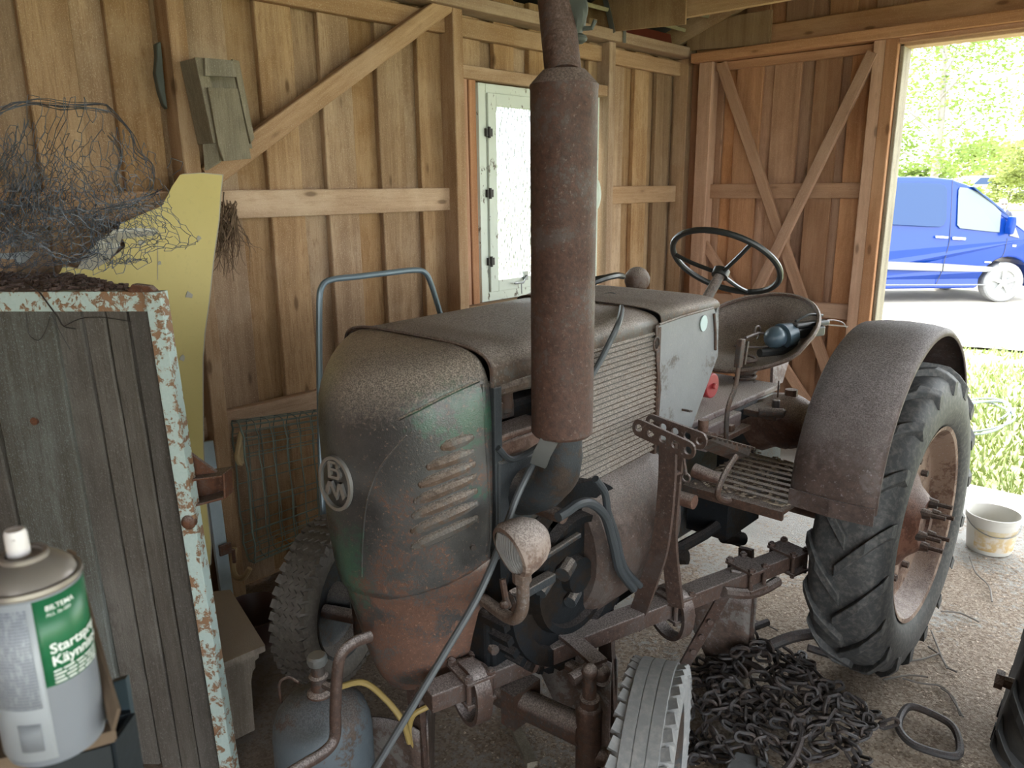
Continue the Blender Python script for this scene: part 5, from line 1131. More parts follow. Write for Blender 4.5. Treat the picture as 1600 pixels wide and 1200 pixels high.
# nest box on the stud
NBX = thing('nest_box', 'weathered grey wooden nest box with a slot entrance fixed on the wall stud', 'nest box', (-2.85, 1.5, 1.83))
xf = -2.785
fp_ = lambda p, x=xf: ax(p, x)
MB().prism([fp_(p, -2.80) for p in ((302, 90), (318, 91), (351, 224), (331, 224))], (0.012, 0, 0)).build('side_strip', GREYW, NBX, False, bevel=0.002)
MB().prism([fp_(p) for p in ((317, 91), (361, 95), (367, 121), (318, 119))], (0.014, 0, 0)).build('front_upper', GREYW, NBX, False, bevel=0.002)
MB().prism([fp_(p) for p in ((322, 137), (369, 139), (390, 248), (347, 252), (338, 225))], (0.014, 0, 0)).build('front_lower', GREYW, NBX, False, bevel=0.002)
MB().prism([fp_(p, -2.79) for p in ((360, 93), (371, 96), (395, 216), (389, 225))], (0.014, 0, 0)).build('side_strip', GREYW, NBX, False, bevel=0.002)
MB().prism([ax(p, -2.90) for p in ((300, 92), (368, 96), (392, 232), (330, 226))], (0.012, 0, 0)).build('back', GREYW, NBX, False)
MB().prism([fp_((303, 91), -2.80), fp_((331, 224), -2.80), fp_((331, 224), -2.80) + V((-0.11, 0, 0)), fp_((303, 91), -2.80) + V((-0.11, 0, 0))], (0, 0.012, 0)).build('side', GREYW, NBX, False)
MB().prism([fp_((317, 225), -2.83), fp_((340, 224), -2.80), fp_((342, 252), -2.80), fp_((320, 266), -2.83)], (0, 0.012, 0.0)).build('floor_block', GREYW, NBX, False)
# root bundle hanging from the rail
rg = random.Random(31); mb = MB()
for i in range(75):
    x = rg.uniform(338, 372); y = rg.uniform(312, 350); pts = [(x, y)]; hd_ = rg.uniform(0.9, 2.0)
    for k in range(7):
        hd_ += rg.uniform(-0.6, 0.6) + 0.05; x += cos(hd_) * 8 - 0.6; y += abs(sin(hd_)) * rg.uniform(9, 17); pts.append((x, y))
    x0 = -2.93 + rg.uniform(-0.03, 0.07); mb.tube([ax(p, x0 + rg.uniform(-0.012, 0.012)) for p in pts], [0.0028, 0.0024, 0.002, 0.0014, 0.001], 4, k=2)
mb.tube([ax(p, -2.93) for p in ((350, 300), (349, 312), (352, 325), (354, 322))], 0.003, 5, k=3)
tag(mb.build('root_bundle', plain('dry_roots', (0.135, 0.085, 0.05), 0.85, var=0.4), None, False), 'bunch of dry brown roots hanging beside the torn yellow board', 'roots')
# old leather strap on the stud
tag(MB().prism([ax(p, -2.96) for p in ((239, 70), (246, 66), (248, 85), (250, 110), (254, 150), (257, 172), (251, 165), (244, 145), (238, 115), (240, 90))], (0.03, 0, 0)).build('leather_strap', RAGM, None, bevel=0.004), 'dark old leather strap hanging at the left side of the wall stud', 'strap')

# ---- spray can in a carton on a dark blue box, close to the camera
SX, SY, SZ = -0.592, 0.129, 1.352; SR = 0.0335
SP = thing('spray_can', 'dirty white and green aerosol can standing in a cardboard tray in the near left corner', 'spray can', (SX, SY, SZ))
o = V((SX, SY, SZ)); CANM = plain('can_lacquer', (0.27, 0.295, 0.34), 0.3, 0.4, var=0.06); CANW = plain('can_white_label', (0.35, 0.375, 0.415), 0.4, var=0.08); GRN = plain('can_green', (0.012, 0.125, 0.052), 0.35, var=0.08); DOME = plain('dirty_dome', (0.28, 0.25, 0.23), 0.35, 0.5, bump=0.1, var=0.35)
mb = MB(); mb.lathe([(0.0, 0.004), (0.028, 0.004), (0.032, 0.0), (SR - 0.0005, 0.004), (SR, 0.008), (SR, 0.130)], o, n=56); mb.build('body', CANM, SP)
mb = MB(); mb.lathe([(SR, 0.130), (SR + 0.0012, 0.132), (SR + 0.0008, 0.135), (SR - 0.0015, 0.1355), (0.0315, 0.134), (0.029, 0.1395), (0.0225, 0.1455), (0.0155, 0.1485), (0.0155, 0.1515), (0.0145, 0.1525), (0.012, 0.1515), (0.011, 0.149), (0.0, 0.149)], o, n=56); mb.build('dome', DOME, SP)
mb = MB(); mb.lathe([(0.0, 0.1485), (0.0075, 0.1485), (0.0072, 0.166), (0.0062, 0.169), (0.0, 0.1685)], o + V((-0.004, -0.002, 0.0)), n=20); mb.cyl(o + V((0.001, -0.004, 0.163)), o + V((0.004, -0.006, 0.163)), 0.0012, n=8); mb.build('nozzle', plain('nozzle_white', (0.66, 0.62, 0.62), 0.4, var=0.06), SP)
# angle (about the can) of an image column, by nearest direction to the camera
toC = math.atan2(-SY, -SX)                     # side of the can towards the camera
x, y, d = basis((0, 0, 1))
def ang(a): return V((cos(a), sin(a), 0))
def patch(a0, a1, z0, z1, mat, name, parent, r=0.0003, n=20):
    mb = MB(); rows = [[o + ang(a0 + (a1 - a0) * i / n) * (SR + r) + V((0, 0, z)) for i in range(n + 1)] for z in (z0, z1)]
    mb.grid(rows); ob = mb.build(name, mat, parent, True, fix=False); ob.modifiers.new('t', 'SOLIDIFY').thickness = 0.0002; return ob
D = radians
lab = patch(toC - D(118), toC - D(2), 0.006, 0.1285, CANW, 'side_label', SP)
grn = patch(toC - D(2), toC + D(118), 0.062, 0.1285, GRN, 'green_label', SP)
m, nt, b = newmat('fine_print'); q = N(nt); co = q.coord()
ln = q.node('ShaderNodeTexWave'); ln.wave_type = 'BANDS'; ln.bands_direction = 'Z'; ln.inputs['Scale'].default_value = 130; ln.inputs['Distortion'].default_value = 0.0; nt.links.new(co, ln.inputs[0])
q.set(b.inputs['Base Color'], q.mix(q.math('MULTIPLY', q.ramp(ln.outputs['Fac'], 0.35, 0.6), q.ramp(q.noise(q.mapping(co, (500, 500, 130)), 1.0, 2), 0.38, 0.5)), (0.33, 0.355, 0.40), (0.15, 0.165, 0.21))); b.inputs['Roughness'].default_value = 0.45
patch(toC - D(80), toC - D(9), 0.048, 0.124, m, 'fine_print', lab, 0.0007)
m, nt, b = newmat('barcode'); q = N(nt); co = q.coord()
ln = q.node('ShaderNodeTexWave'); ln.wave_type = 'BANDS'; ln.bands_direction = 'Z'; ln.inputs['Scale'].default_value = 260; ln.inputs['Distortion'].default_value = 3.0; ln.inputs['Detail'].default_value = 1; nt.links.new(co, ln.inputs[0])
q.set(b.inputs['Base Color'], q.mix(q.ramp(ln.outputs['Fac'], 0.45, 0.55), (0.33, 0.355, 0.40), (0.03, 0.03, 0.04)))
patch(toC - D(40), toC - D(14), 0.014, 0.036, m, 'barcode', lab, 0.0007)
LET = plain('label_lettering', (0.70, 0.74, 0.72), 0.5, var=0.02)
def wrap_text(txt, size, a0, z, slant=0.0, bold=0.0, ):
    cu = bpy.data.curves.new('lettering', 'FONT'); cu.body = txt; cu.size = size; cu.offset = bold; cu.extrude = 0.0; cu.resolution_u = 3
    ob = bpy.data.objects.new('lettering', cu); COL.objects.link(ob); dg = bpy.context.evaluated_depsgraph_get()
    me = bpy.data.meshes.new_from_object(ob.evaluated_get(dg)); bpy.data.objects.remove(ob); bpy.data.curves.remove(cu)
    bm = bmesh.new(); bm.from_mesh(me); bmesh.ops.subdivide_edges(bm, edges=[e for e in bm.edges if e.calc_length() > 0.002], cuts=1); 
    for v in bm.verts:
        a = a0 + v.co.x / SR; v.co = o + ang(a) * (SR + 0.0009) + V((0, 0, z + v.co.y + slant * v.co.x))
    bm.to_mesh(me); bm.free(); me.materials.clear(); me.materials.append(LET)
    r_ = bpy.data.objects.new('lettering', me); link(r_, grn)
wrap_text('BILTEMA', 0.0052, toC + D(10), 0.1195, bold=0.0001); wrap_text('ALL 36-089', 0.0036, toC + D(10), 0.1150)
wrap_text('Startspray', 0.0105, toC + D(8), 0.0868, bold=0.00025); wrap_text('Käynnistys', 0.0105, toC + D(8), 0.0772, bold=0.00025)
for i in range(4):
    a = toC + D(8)
    for k in range(5):
        a2 = a + D((9, 14, 11, 13, 10)[(k + i) % 5]); patch(a, a2, 0.0720 - 0.0026 * i * 1.1, 0.0732 - 0.0026 * i * 1.1 + 0.0002, LET, 'print_line', grn, 0.0008, 4); a = a2 + D(2)
# cardboard tray
m, nt, b = newmat('cardboard'); q = N(nt); co = q.coord()
q.set(b.inputs['Base Color'], q.mix(q.noise(co, 30, 5, 0.7), (0.085, 0.055, 0.035), (0.15, 0.105, 0.07))); b.inputs['Roughness'].default_value = 0.85; q.set(b.inputs['Normal'], q.bump(q.noise(co, 160, 3), 0.3, 0.002))
CB = m
TR = thing('cardboard_tray', 'worn brown cardboard tray holding the aerosol can', 'tray', (SX, SY, SZ - 0.004))
cr = V((0.734, 0.679, 0)); fw_ = V((-0.679, 0.734, 0)); zf = SZ - 0.0045
def tp3(a, b, z): return V((SX, SY, 0)) + cr * a + fw_ * b + V((0, 0, z))
MB().prism([az((-60, 1195), zf), az((176, 1142), zf), az((130, 1080), zf), az((-60, 1040), zf)], (0, 0, -0.003)).build('base', CB, TR, False)
ap_ = ad((104, 858), .66); lo_ = ad((174, 1142), .573)
MB().prism([ad((183, 1108), .575), lo_, V((ap_.x, ap_.y, zf)) , ap_, ad((113, 862), .66), ad((166, 1052), .595)], V((0.5, 0.5, 0)) * 0.004).build('side_flap', CB, TR, False)
A_, B_ = az((-80, 1206), zf), az((176, 1142), zf)
MB().prism([A_, B_, B_ - V((0, 0, 0.010)), A_ - V((0, 0, 0.016))], V((-0.3, 0.3, 0)) * 0.01).build('front_lip', CB, TR, False)
BB = thing('blue_box', 'dark blue metal box under the cardboard tray in the near left corner', 'box', (SX, SY, 0.9))
BBM = plain('dark_blue_paint', (0.008, 0.013, 0.018), 0.5, bump=0.2, var=0.4)
q1, q2, q3 = az((172, 1160), zf - 0.02), az((-120, 1240), zf - 0.02), az((196, 1062), zf + 0.012)
e_ = (q3 - q1); e_.z = 0; g_ = (q2 - q1); g_.z = 0; zb = zf - 0.02
def wall_(a, b, z, nm, mat=BBM, t=0.004):
    d = (b - a).normalized(); n = V((-d.y, d.x, 0)) * t
    MB().prism([V((a.x, a.y, 0)), V((b.x, b.y, 0)), V((b.x, b.y, z)), V((a.x, a.y, z))], n).build(nm, mat, BB, False)
k1 = q1 + g_; k2 = q1 + e_; k3 = q1 + g_ + e_
wall_(q1, k1, zb, 'front_panel'); wall_(k1, k3, zb, 'side_panel'); wall_(k3, k2, zb, 'back_panel'); wall_(k2, q1, zb, 'side_panel')
s1 = ad((172, 1068), .64); s2 = ad((196, 1060), .64)
MB().prism([V((s1.x, s1.y, 0)), V((s2.x, s2.y, 0)), V((s2.x, s2.y, s2.z)), V((s1.x, s1.y, s1.z))], V((-0.68, 0.73, 0)) * 0.006).build('corner_strip', plain('blue_grey_strip', (0.025, 0.042, 0.055), 0.5, var=0.3), BB, False)

# ---- things lying on the tractor seat
EA = thing('work_lamp', 'blue-grey plastic lamp head with black handle lying on the tractor seat', 'lamp', (-1.42, 3.15, 1.06))
LG = plain('blue_grey_plastic', (0.075, 0.115, 0.145), 0.35, var=0.1)
c0 = ax((1212, 527), -1.36)
mb = MB(); mb.ball(c0, 0.055, (0.85, 1.15, 0.85), 16, 10); mb.cyl(c0 + V((0.01, 0.03, 0.0)), c0 + V((0.03, 0.085, 0.005)), 0.056, 0.05, n=18); mb.build('head', LG, EA)
mb = MB(); mb.box(c0 + V((0.06, 0.16, 0.01)), (0.07, 0.17, 0.045), Matrix.Rotation(-0.35, 3, 'Z')); mb.box(c0 + V((0.075, 0.16, 0.045)), (0.05, 0.20, 0.02), Matrix.Rotation(-0.35, 3, 'Z')); mb.build('black_body', BLACKP, EA, False, bevel=0.008)
mb = MB(); mb.tube([c0 + V((-0.02, -0.10, -0.055)), c0 + V((0.02, 0.0, -0.058)), c0 + V((0.05, 0.1, -0.05))], 0.018, 9); mb.build('handle', BLACKP, EA)
mb = MB(); mb.tube([c0 + V((0.04, 0.10, 0.06)), c0 + V((0.06, 0.18, 0.08)), c0 + V((0.09, 0.26, 0.07))], 0.006, 7, k=4); mb.build('cable', BLACKP, EA)
IH = thing('iron_strap', 'thin rusty iron strap lying across the seat and over its right rim', 'strap', (-1.4, 3.2, 1.1))
mb = MB(); mb.strip([ax((1150, 541), -1.40), ax((1195, 543), -1.40), ax((1225, 530), -1.38), ax((1262, 509), -1.36), ax((1290, 507), -1.34), ax((1322, 510), -1.33)], 0.02, 0.006, (0, 0, 1)); mb.build('bar', TBM, IH)
mb = MB(); mb.tube([ax((1178, 526), -1.42), ax((1181, 512), -1.42), ax((1186, 510), -1.42), ax((1188, 516), -1.42), ax((1183, 530), -1.42)], 0.004, 6, k=3); mb.tube([ax((1165, 528), -1.42), ax((1185, 520), -1.42), ax((1200, 522), -1.40)], 0.006, 6); mb.build('hook', TBM, IH)
mb = MB(); mb.tube([ax((1282, 503), -1.34), ax((1300, 500), -1.34), ax((1316, 504), -1.33), ax((1322, 512), -1.33)], 0.004, 6, k=3); mb.build('tail_wire', TBM, IH)
# ================================================================== outdoors through the doorway
# ---- blue van seen from its right-hand side
VP0 = V((-2.65, 14.75, gz(14.75) + 0.012)); vu = V((0.734, 0.679, 0)); vn = V((0.679, -0.734, 0))    # forward along the side, outward to us
VAN = thing('van', 'blue panel van parked on the gravel outside the doorway', 'van', tuple(VP0))
def vp(s, z, w=0.0): return VP0 + vu * s + V((0, 0, z)) + vn * w
k_ = 94.6
def vpx(cx, cy): return ((cx / 5.217 + 1360 - 1565) / k_, (474 - (cy / 5.217 + 270)) / k_)
m, nt, b = newmat('blue_car_paint'); b.inputs['Base Color'].default_value = (0.003, 0.028, 0.19, 1); b.inputs['Roughness'].default_value = 0.22; b.inputs['Coat Weight'].default_value = 0.15; b.inputs['Specular IOR Level'].default_value = 0.3
VB = m
m, nt, b = newmat('van_glass'); b.inputs['Base Color'].default_value = (0.006, 0.03, 0.10, 1); b.inputs['Roughness'].default_value = 0.06; b.inputs['Specular IOR Level'].default_value = 0.35; VG = m
m, nt, b = newmat('van_pale_glass'); b.inputs['Base Color'].default_value = (0.10, 0.125, 0.13, 1); b.inputs['Roughness'].default_value = 0.06; VGP = m  # opaque; pale colour paints in the bright background seen through the cab
VGR = plain('grey_moulding', (0.16, 0.165, 0.165), 0.5, var=0.05)
prof_top = [(-3.75, 0.35), (-3.80, 1.0), (-3.72, 1.75), (-3.55, 1.97), (-2.4, 2.03), (-1.8, 2.03), (-1.36, 2.025), (-1.0, 1.985), (-0.75, 1.90), (-0.44, 1.73), (-0.14, 1.50), (0.02, 1.31), (0.37, 1.06), (0.68, 0.93), (0.84, 0.72), (0.86, 0.40), (0.80, 0.24), (0.50, 0.24)]
arch = [(0.42 * cos(a), 0.33 + 0.42 * sin(a)) for a in [radians(-8 + i * (196 / 12)) for i in range(13)]]
arch2 = [(-3.0 + 0.42 * cos(a), 0.33 + 0.42 * sin(a)) for a in [radians(-8 + i * (196 / 12)) for i in range(13)]]
outline = prof_top + [p for p in arch] + [(-0.5, 0.22), (-2.55, 0.22)] + arch2
outline = prof_top[:-1] + [(0.46, 0.24)] + arch + [(-0.46, 0.24), (-2.54, 0.24)] + arch2 + [(-3.46, 0.24)]
def wid(z): return 0.95 - (0.0 if z < 1.0 else (z - 1.0) ** 1.5 * 0.17) - (0.03 if z < 0.4 else 0)
mb = MB(); n_ = len(outline)
R1 = [vp(s, z, wid(z) - 0.95) for s, z in outline]; R2 = [vp(s, z, -0.95 - wid(z)) for s, z in outline]
c1 = [vp(s * 0.985 - 0.02, z * 0.99 + 0.005, wid(z) - 0.95 + 0.0) for s, z in outline]
mb.add(R1 + R2, [tuple(range(n_)), tuple(reversed(range(n_, 2 * n_)))] + [(i, n_ + i, n_ + (i + 1) % n_, (i + 1) % n_) for i in range(n_)])
body = mb.build('body', VB, VAN, False, fix=True, bevel=0.04)
def panel(pts, mat, name, parent, off=0.006, t=0.012, px_=True):
    P = [vpx(*p) if px_ else p for p in pts]; mb = MB(); mb.prism([vp(s, z, wid(z) - 0.95 + off) for s, z in P], vn * t); return mb.build(name, mat, parent, False, bevel=0.004)
panel([(-350, 118), (120, 105), (330, 108), (480, 118), (520, 130), (540, 165), (541, 390), (520, 440), (490, 452), (380, 447), (130, 432), (-350, 415)], VG, 'side_window', VAN)
panel([(628, 170), (640, 148), (700, 155), (790, 190), (880, 255), (970, 345), (966, 500), (860, 490), (650, 465), (626, 440)], VGP, 'door_window', VAN)
panel([(-350, 720), (105, 720), (545, 742), (545, 802), (105, 785), (-350, 770)], VGR, 'side_moulding', VAN)
panel([(552, 742), (900, 768), (958, 775), (940, 806), (900, 812), (552, 803)], VGR, 'side_moulding', VAN)
for pts, nm in ((((582, 86), (586, 86), (580, 560), (548, 806), (523, 908), (518, 908), (543, 806), (575, 560)), 'door_gap'), (((1034, 545), (1038, 545), (1030, 650), (1005, 740), (1001, 740), (1026, 650)), 'door_gap')):
    panel(pts, BLACKP, nm, VAN, 0.004, 0.004)
for a, b in (((460, 520), (556, 545)), ((596, 530), (695, 560))):
    h_ = panel([(a[0], a[1]), (b[0], a[1] + 8), (b[0], b[1] - 4), (a[0], b[1] - 8)], WHITEP, 'door_handle', VAN, 0.01, 0.03)
panel([(1000, 740), (1042, 740), (1040, 760), (996, 762)], WHITEP, 'side_marker', VAN, 0.01, 0.01); panel([(1082, 598), (1112, 600), (1110, 616), (1082, 612)], WHITEP, 'side_lamp', VAN, 0.01, 0.01)
panel([(80, 905), (935, 912), (933, 922), (80, 916)], VGR, 'sill_strip', VAN, 0.004, 0.006); panel([(880, 728), (935, 732), (934, 742), (880, 738)], WHITEP, 'side_badge', VAN, 0.006, 0.006)
mb = MB(); a = vp(*vpx(1010, 380), -0.02); mb.prism([vp(*vpx(*p), 0.0) for p in ((1012, 375), (1040, 375), (1048, 420), (1035, 510), (1005, 515), (1000, 460))], vn * 0.16); mb.build('mirror', VB, VAN, False, bevel=0.02)
panel([(1042, 395), (1095, 470), (1130, 548), (1050, 528)], VGR, 'pillar_trim', VAN, 0.004, 0.01)
MB().prism([vp(-0.70, 1.86, -0.06), vp(0.0, 1.335, -0.04), vp(0.0, 1.335, -1.86), vp(-0.70, 1.86, -1.84)], V((0, 0, 0.012)) + vu * 0.012).build('windscreen', VG, VAN, False)
for s in (0.0, -3.0):
    for w, sg in ((-0.13, 1), (-1.77, -1)):
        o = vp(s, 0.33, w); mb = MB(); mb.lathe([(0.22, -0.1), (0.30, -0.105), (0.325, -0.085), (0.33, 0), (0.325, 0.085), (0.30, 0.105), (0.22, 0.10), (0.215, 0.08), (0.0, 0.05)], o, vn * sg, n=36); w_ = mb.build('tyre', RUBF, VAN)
        mb = MB(); x_, y_, d_ = basis(vn)
        for i in range(5):
            a = 2 * pi * i / 5 + 0.3; e = x_ * cos(a) + y_ * sin(a); mb.bar(o + vn * (sg * 0.09) + e * 0.03, o + vn * (sg * 0.085) + e * 0.205, 0.055, 0.02, vn)
        mb.lathe([(0.20, 0.075), (0.218, 0.10), (0.20, 0.10)], o, vn * sg, n=30); mb.cyl(o + vn * (sg * 0.07), o + vn * (sg * 0.105), 0.05); mb.build('alloy_rim', WHITEP, w_, ang=30)

# ---- person standing behind the van: a skinned body
pe = ad((1567, 322), 18.6); base = V((pe.x, pe.y, gz(18) + 0.012)); H = pe.z + 0.13 - base.z
PS = thing('person', 'person with light hair, sunglasses and dark jacket standing behind the van bonnet', 'person', tuple(base))
f_ = V((0.40, -0.92, 0)); r_ = V((0.92, 0.40, 0))
def pp(a, z, b=0.0): return base + r_ * a + f_ * b + V((0, 0, z * H / 1.7))
J = {'pel': (pp(0, .93), .15), 'spine': (pp(0, 1.12), .14), 'chest': (pp(0, 1.30), .155), 'neck': (pp(0, 1.43), .062), 'nk2': (pp(0, 1.50, .01), .056)}
E_ = [('pel', 'spine'), ('spine', 'chest'), ('chest', 'neck'), ('neck', 'nk2')]
for s_, n in ((1, 'R'), (-1, 'L')):
    J.update({'sh' + n: (pp(.17 * s_, 1.36), .065), 'el' + n: (pp(.23 * s_, 1.08), .048), 'wr' + n: (pp(.21 * s_, .86, .06), .034), 'hp' + n: (pp(.09 * s_, .86), .095), 'kn' + n: (pp(.10 * s_, .48, .02), .066), 'an' + n: (pp(.10 * s_, .09), .045), 'to' + n: (pp(.11 * s_, .04, .14), .040)})
    E_ += [('chest', 'sh' + n), ('sh' + n, 'el' + n), ('el' + n, 'wr' + n), ('pel', 'hp' + n), ('hp' + n, 'kn' + n), ('kn' + n, 'an' + n), ('an' + n, 'to' + n)]
    for k in range(5):
        J['f%d%s' % (k, n)] = (pp(.21 * s_ + .018 * (k - 2), .76 + (0.05 if k == 0 else 0.0) - .006 * (2 - abs(k - 2)), .08), .0095); J['g%d%s' % (k, n)] = (pp(.21 * s_ + .012 * (k - 2), .82, .07), .012)
        E_ += [('wr' + n, 'g%d%s' % (k, n)), ('g%d%s' % (k, n), 'f%d%s' % (k, n))]
ks = list(J); me = bpy.data.meshes.new('body'); me.from_pydata([J[k][0] for k in ks], [(ks.index(a), ks.index(b)) for a, b in E_], [])
bo = bpy.data.objects.new('body', me); link(bo, PS); bo.modifiers.new('skin', 'SKIN'); sv = me.skin_vertices[0].data
for i, k in enumerate(ks): sv[i].radius = (J[k][1], J[k][1] * (0.8 if k in ('chest', 'spine', 'pel') else 1)); sv[i].use_root = (k == 'pel')
bo.modifiers.new('sub', 'SUBSURF').render_levels = 2
m, nt, b = newmat('navy_clothes'); q = N(nt); co = q.coord(); sp = q.node('ShaderNodeSeparateXYZ'); nt.links.new(co, sp.inputs[0])
q.set(b.inputs['Base Color'], q.mix(q.ramp(sp.outputs[2], base.z + .85, base.z + .87), (0.03, 0.035, 0.06), (0.05, 0.055, 0.09))); b.inputs['Roughness'].default_value = 0.8; me.materials.append(m)
SKIN = plain('skin', (0.50, 0.33, 0.25), 0.55, var=0.05); HAIR = plain('light_hair', (0.50, 0.44, 0.36), 0.7, var=0.2)
hc = pp(0, 1.60, .02); mb = MB(); mb.ball(hc, .115 * H / 1.7, (0.78, 0.88, 1.08), 20, 14); mb.ball(hc + f_ * 0.098 + V((0, 0, -.01)), .017, (0.8, 0.9, 1.5), 8, 6); mb.ball(hc + r_ * 0.088, .022, (0.5, 0.8, 1.3), 8, 6); mb.ball(hc - r_ * 0.088, .022, (0.5, 0.8, 1.3), 8, 6); mb.box(hc + f_ * 0.092 + V((0, 0, -.058)), (0.045, 0.012, 0.010)); hd = mb.build('head', SKIN, PS)
mb = MB(); mb.ball(hc - f_ * 0.022 + V((0, 0, .025)), .128 * H / 1.7, (0.84, 0.86, 1.0), 18, 12); mb.build('hair', HAIR, hd)
mb = MB(); mb.ball(hc + f_ * 0.100 + r_ * 0.038 + V((0, 0, .012)), .026, (1.1, 0.5, 0.8), 10, 7); mb.ball(hc + f_ * 0.100 - r_ * 0.038 + V((0, 0, .012)), .026, (1.1, 0.5, 0.8), 10, 7); mb.bar(hc + f_ * 0.103 - r_ * 0.08 + V((0, 0, .018)), hc + f_ * 0.103 + r_ * 0.08 + V((0, 0, .018)), .01, .008); mb.build('sunglasses', BLACKP, hd)
mb = MB(); mb.prism([pp(-.055, 1.46, .10), pp(.055, 1.46, .10), pp(.0, 1.20, .165)], f_ * 0.012); mb.build('white_shirt', WHITEP, PS, False)
mb = MB(); mb.prism([pp(-.06, 1.48, .09), pp(-.13, 1.42, .09), pp(-.05, 1.33, .165)], f_ * 0.015); mb.build('collar', m, PS, False); mb = MB(); mb.prism([pp(.06, 1.48, .09), pp(.13, 1.42, .09), pp(.05, 1.33, .165)], f_ * 0.015); mb.build('collar', m, PS, False)

# ---- white car roof far beyond, in the tall grass
cc = ad((1545, 277), 42); CAR = thing('car', 'distant white car half hidden behind the meadow grass', 'car', (cc.x, cc.y, cc.z - 1.35))
o = V((cc.x, cc.y, cc.z - 1.35)); pr = [(-2.1, .3), (-2.1, .85), (-1.5, .95), (-1.0, 1.42), (0.6, 1.45), (1.2, .95), (2.0, .85), (2.1, .3)]
MB().prism([o + vu * s + V((0, 0, z)) + vn * 0.85 for s, z in pr], vn * -1.7).build('body', WHITEP, CAR, False, bevel=0.05)
MB().prism([o + vu * s + V((0, 0, z)) + vn * 0.86 for s, z in [(-1.3, .98), (-0.95, 1.33), (0.55, 1.36), (0.98, .98)]], vn * 0.02).build('window', VG, CAR, False)
for s in (-1.3, 1.3):
    mb = MB(); mb.lathe([(0, 0.1), (0.2, 0.1), (0.31, 0.09), (0.31, -0.09), (0, -0.1)], o + vu * s + V((0, 0, .31)) + vn * 0.8, vn, n=20); mb.build('wheel', RUBM, CAR)

# ---- trees and bushes
def leafmat(name, a, b_):
    m, nt, b = newmat(name); q = N(nt); q.set(b.inputs['Base Color'], q.mix(q.noise(q.coord(), 1.2, 4, 0.7), a, b_)); b.inputs['Roughness'].default_value = 0.6
    tr = nt.nodes.new('ShaderNodeBsdfTranslucent'); q.set(tr.inputs[0], tuple(c * 1.1 for c in b_)); mx = nt.nodes.new('ShaderNodeMixShader'); mx.inputs[0].default_value = 0.4
    out = nt.nodes['Material Output']; nt.links.new(b.outputs[0], mx.inputs[1]); nt.links.new(tr.outputs[0], mx.inputs[2]); nt.links.new(mx.outputs[0], out.inputs[0]); return m
LF1 = leafmat('birch_leaves', (0.085, 0.15, 0.03), (0.18, 0.24, 0.055)); LF2 = leafmat('bush_leaves', (0.14, 0.175, 0.045), (0.25, 0.28, 0.09)); BARK = plain('bark', (0.22, 0.20, 0.18), 0.9, bump=0.5, var=0.3)
def leaves(seed, blobs, n, size):
    rg = random.Random(seed); mb = MB()
    for i in range(n):
        c, r, sz = rg.choice(blobs); d = V((rg.gauss(0, 1), rg.gauss(0, 1), rg.gauss(0, 1))).normalized() * r * rg.random() ** 0.45; d.z *= sz
        p = V(c) + d; nrm = V((rg.gauss(0, 1), rg.gauss(0, 1), rg.gauss(0, 1) + 0.4)).normalized(); x, y, _ = basis(nrm); s = size * rg.uniform(0.6, 1.4)
        mb.add([p - x * s, p + y * s * 0.6, p + x * s, p - y * s * 0.6], [(0, 1, 2, 3)])
    return mb
def tree(name, label, cat, base, h, blobs, n, size, mat, seed, group):
    b0 = V(base); T_ = thing(name, label, cat, tuple(b0), group); rg = random.Random(seed)
    mb = MB(); mb.tube([b0 - V((0, 0, .1)), b0 + V((.1, .05, h * .35)), b0 + V((-.05, .1, h * .65)), b0 + V((.05, 0, h * .95))], [h * .013, h * .011, h * .008, h * .004], 8, k=4); mb.build('trunk', BARK, T_)
    bl = [(b0 + V(c) * h, r * h, z) for c, r, z in blobs]
    mb = MB()
    for c, r, z in bl: a = b0 + V((0, 0, min(h * .8, max(h * .2, (c.z - b0.z) * .75)))); mb.tube([a, a.lerp(c, .6) + V((0, 0, .1)), c], [h * .004, h * .0025, h * .0015], 5, k=3)
    o = mb.build('branches', BARK, T_); o['kind'] = 'stuff'
    o = leaves(seed, bl, n, size).build('foliage', mat, T_, False); o['kind'] = 'stuff'
CROWN = [((0, 0, .55), .20, .9), ((.16, .05, .45), .16, .8), ((-.15, -.04, .48), .17, .8), ((.05, .1, .72), .16, .9), ((-.10, 0, .80), .13, .9), ((.18, -.06, .64), .13, .8), ((-.2, .05, .34), .13, .6), ((.08, 0, .92), .10, .9), ((.12, -.1, .30), .13, .6)]
def gp(pxx, dep): p = ad((pxx, 300), dep); return V((p.x, p.y, gz(p.y) + max(0, p.y - 24) * 0.035))
tree('birch_tree', 'tall light green birch tree nearest the left edge of the doorway view', 'tree', gp(1452, 24), 9.0, CROWN, 8000, 0.06, LF1, 1, 'birches beyond the yard')
tree('birch_tree', 'pale green birch tree beyond the yard at the far right of the doorway view', 'tree', gp(1625, 30), 5.0, CROWN, 5000, 0.075, LF2, 2, 'birches beyond the yard')
tree('birch_tree', 'birch tree hidden mostly behind the door post, left of the tall birch', 'tree', gp(1375, 27), 9.5, CROWN, 5000, 0.065, LF1, 3, 'birches beyond the yard')
BUSH = [((0, 0, .35), .38, .7), ((.4, .1, .3), .32, .7), ((-.4, 0, .3), .33, .7), ((.1, .1, .62), .26, .7), ((-.2, .1, .6), .22, .7)]
tree('bush', 'wide pale green bush row directly behind the van roof', 'bush', gp(1440, 33), 3.2, BUSH, 3000, 0.09, LF1, 4, 'bushes beyond the yard')
tree('bush', 'yellow-green bush standing to the right of the distant white car', 'bush', gp(1600, 46), 4.4, BUSH, 3000, 0.12, LF2, 5, 'bushes beyond the yard')
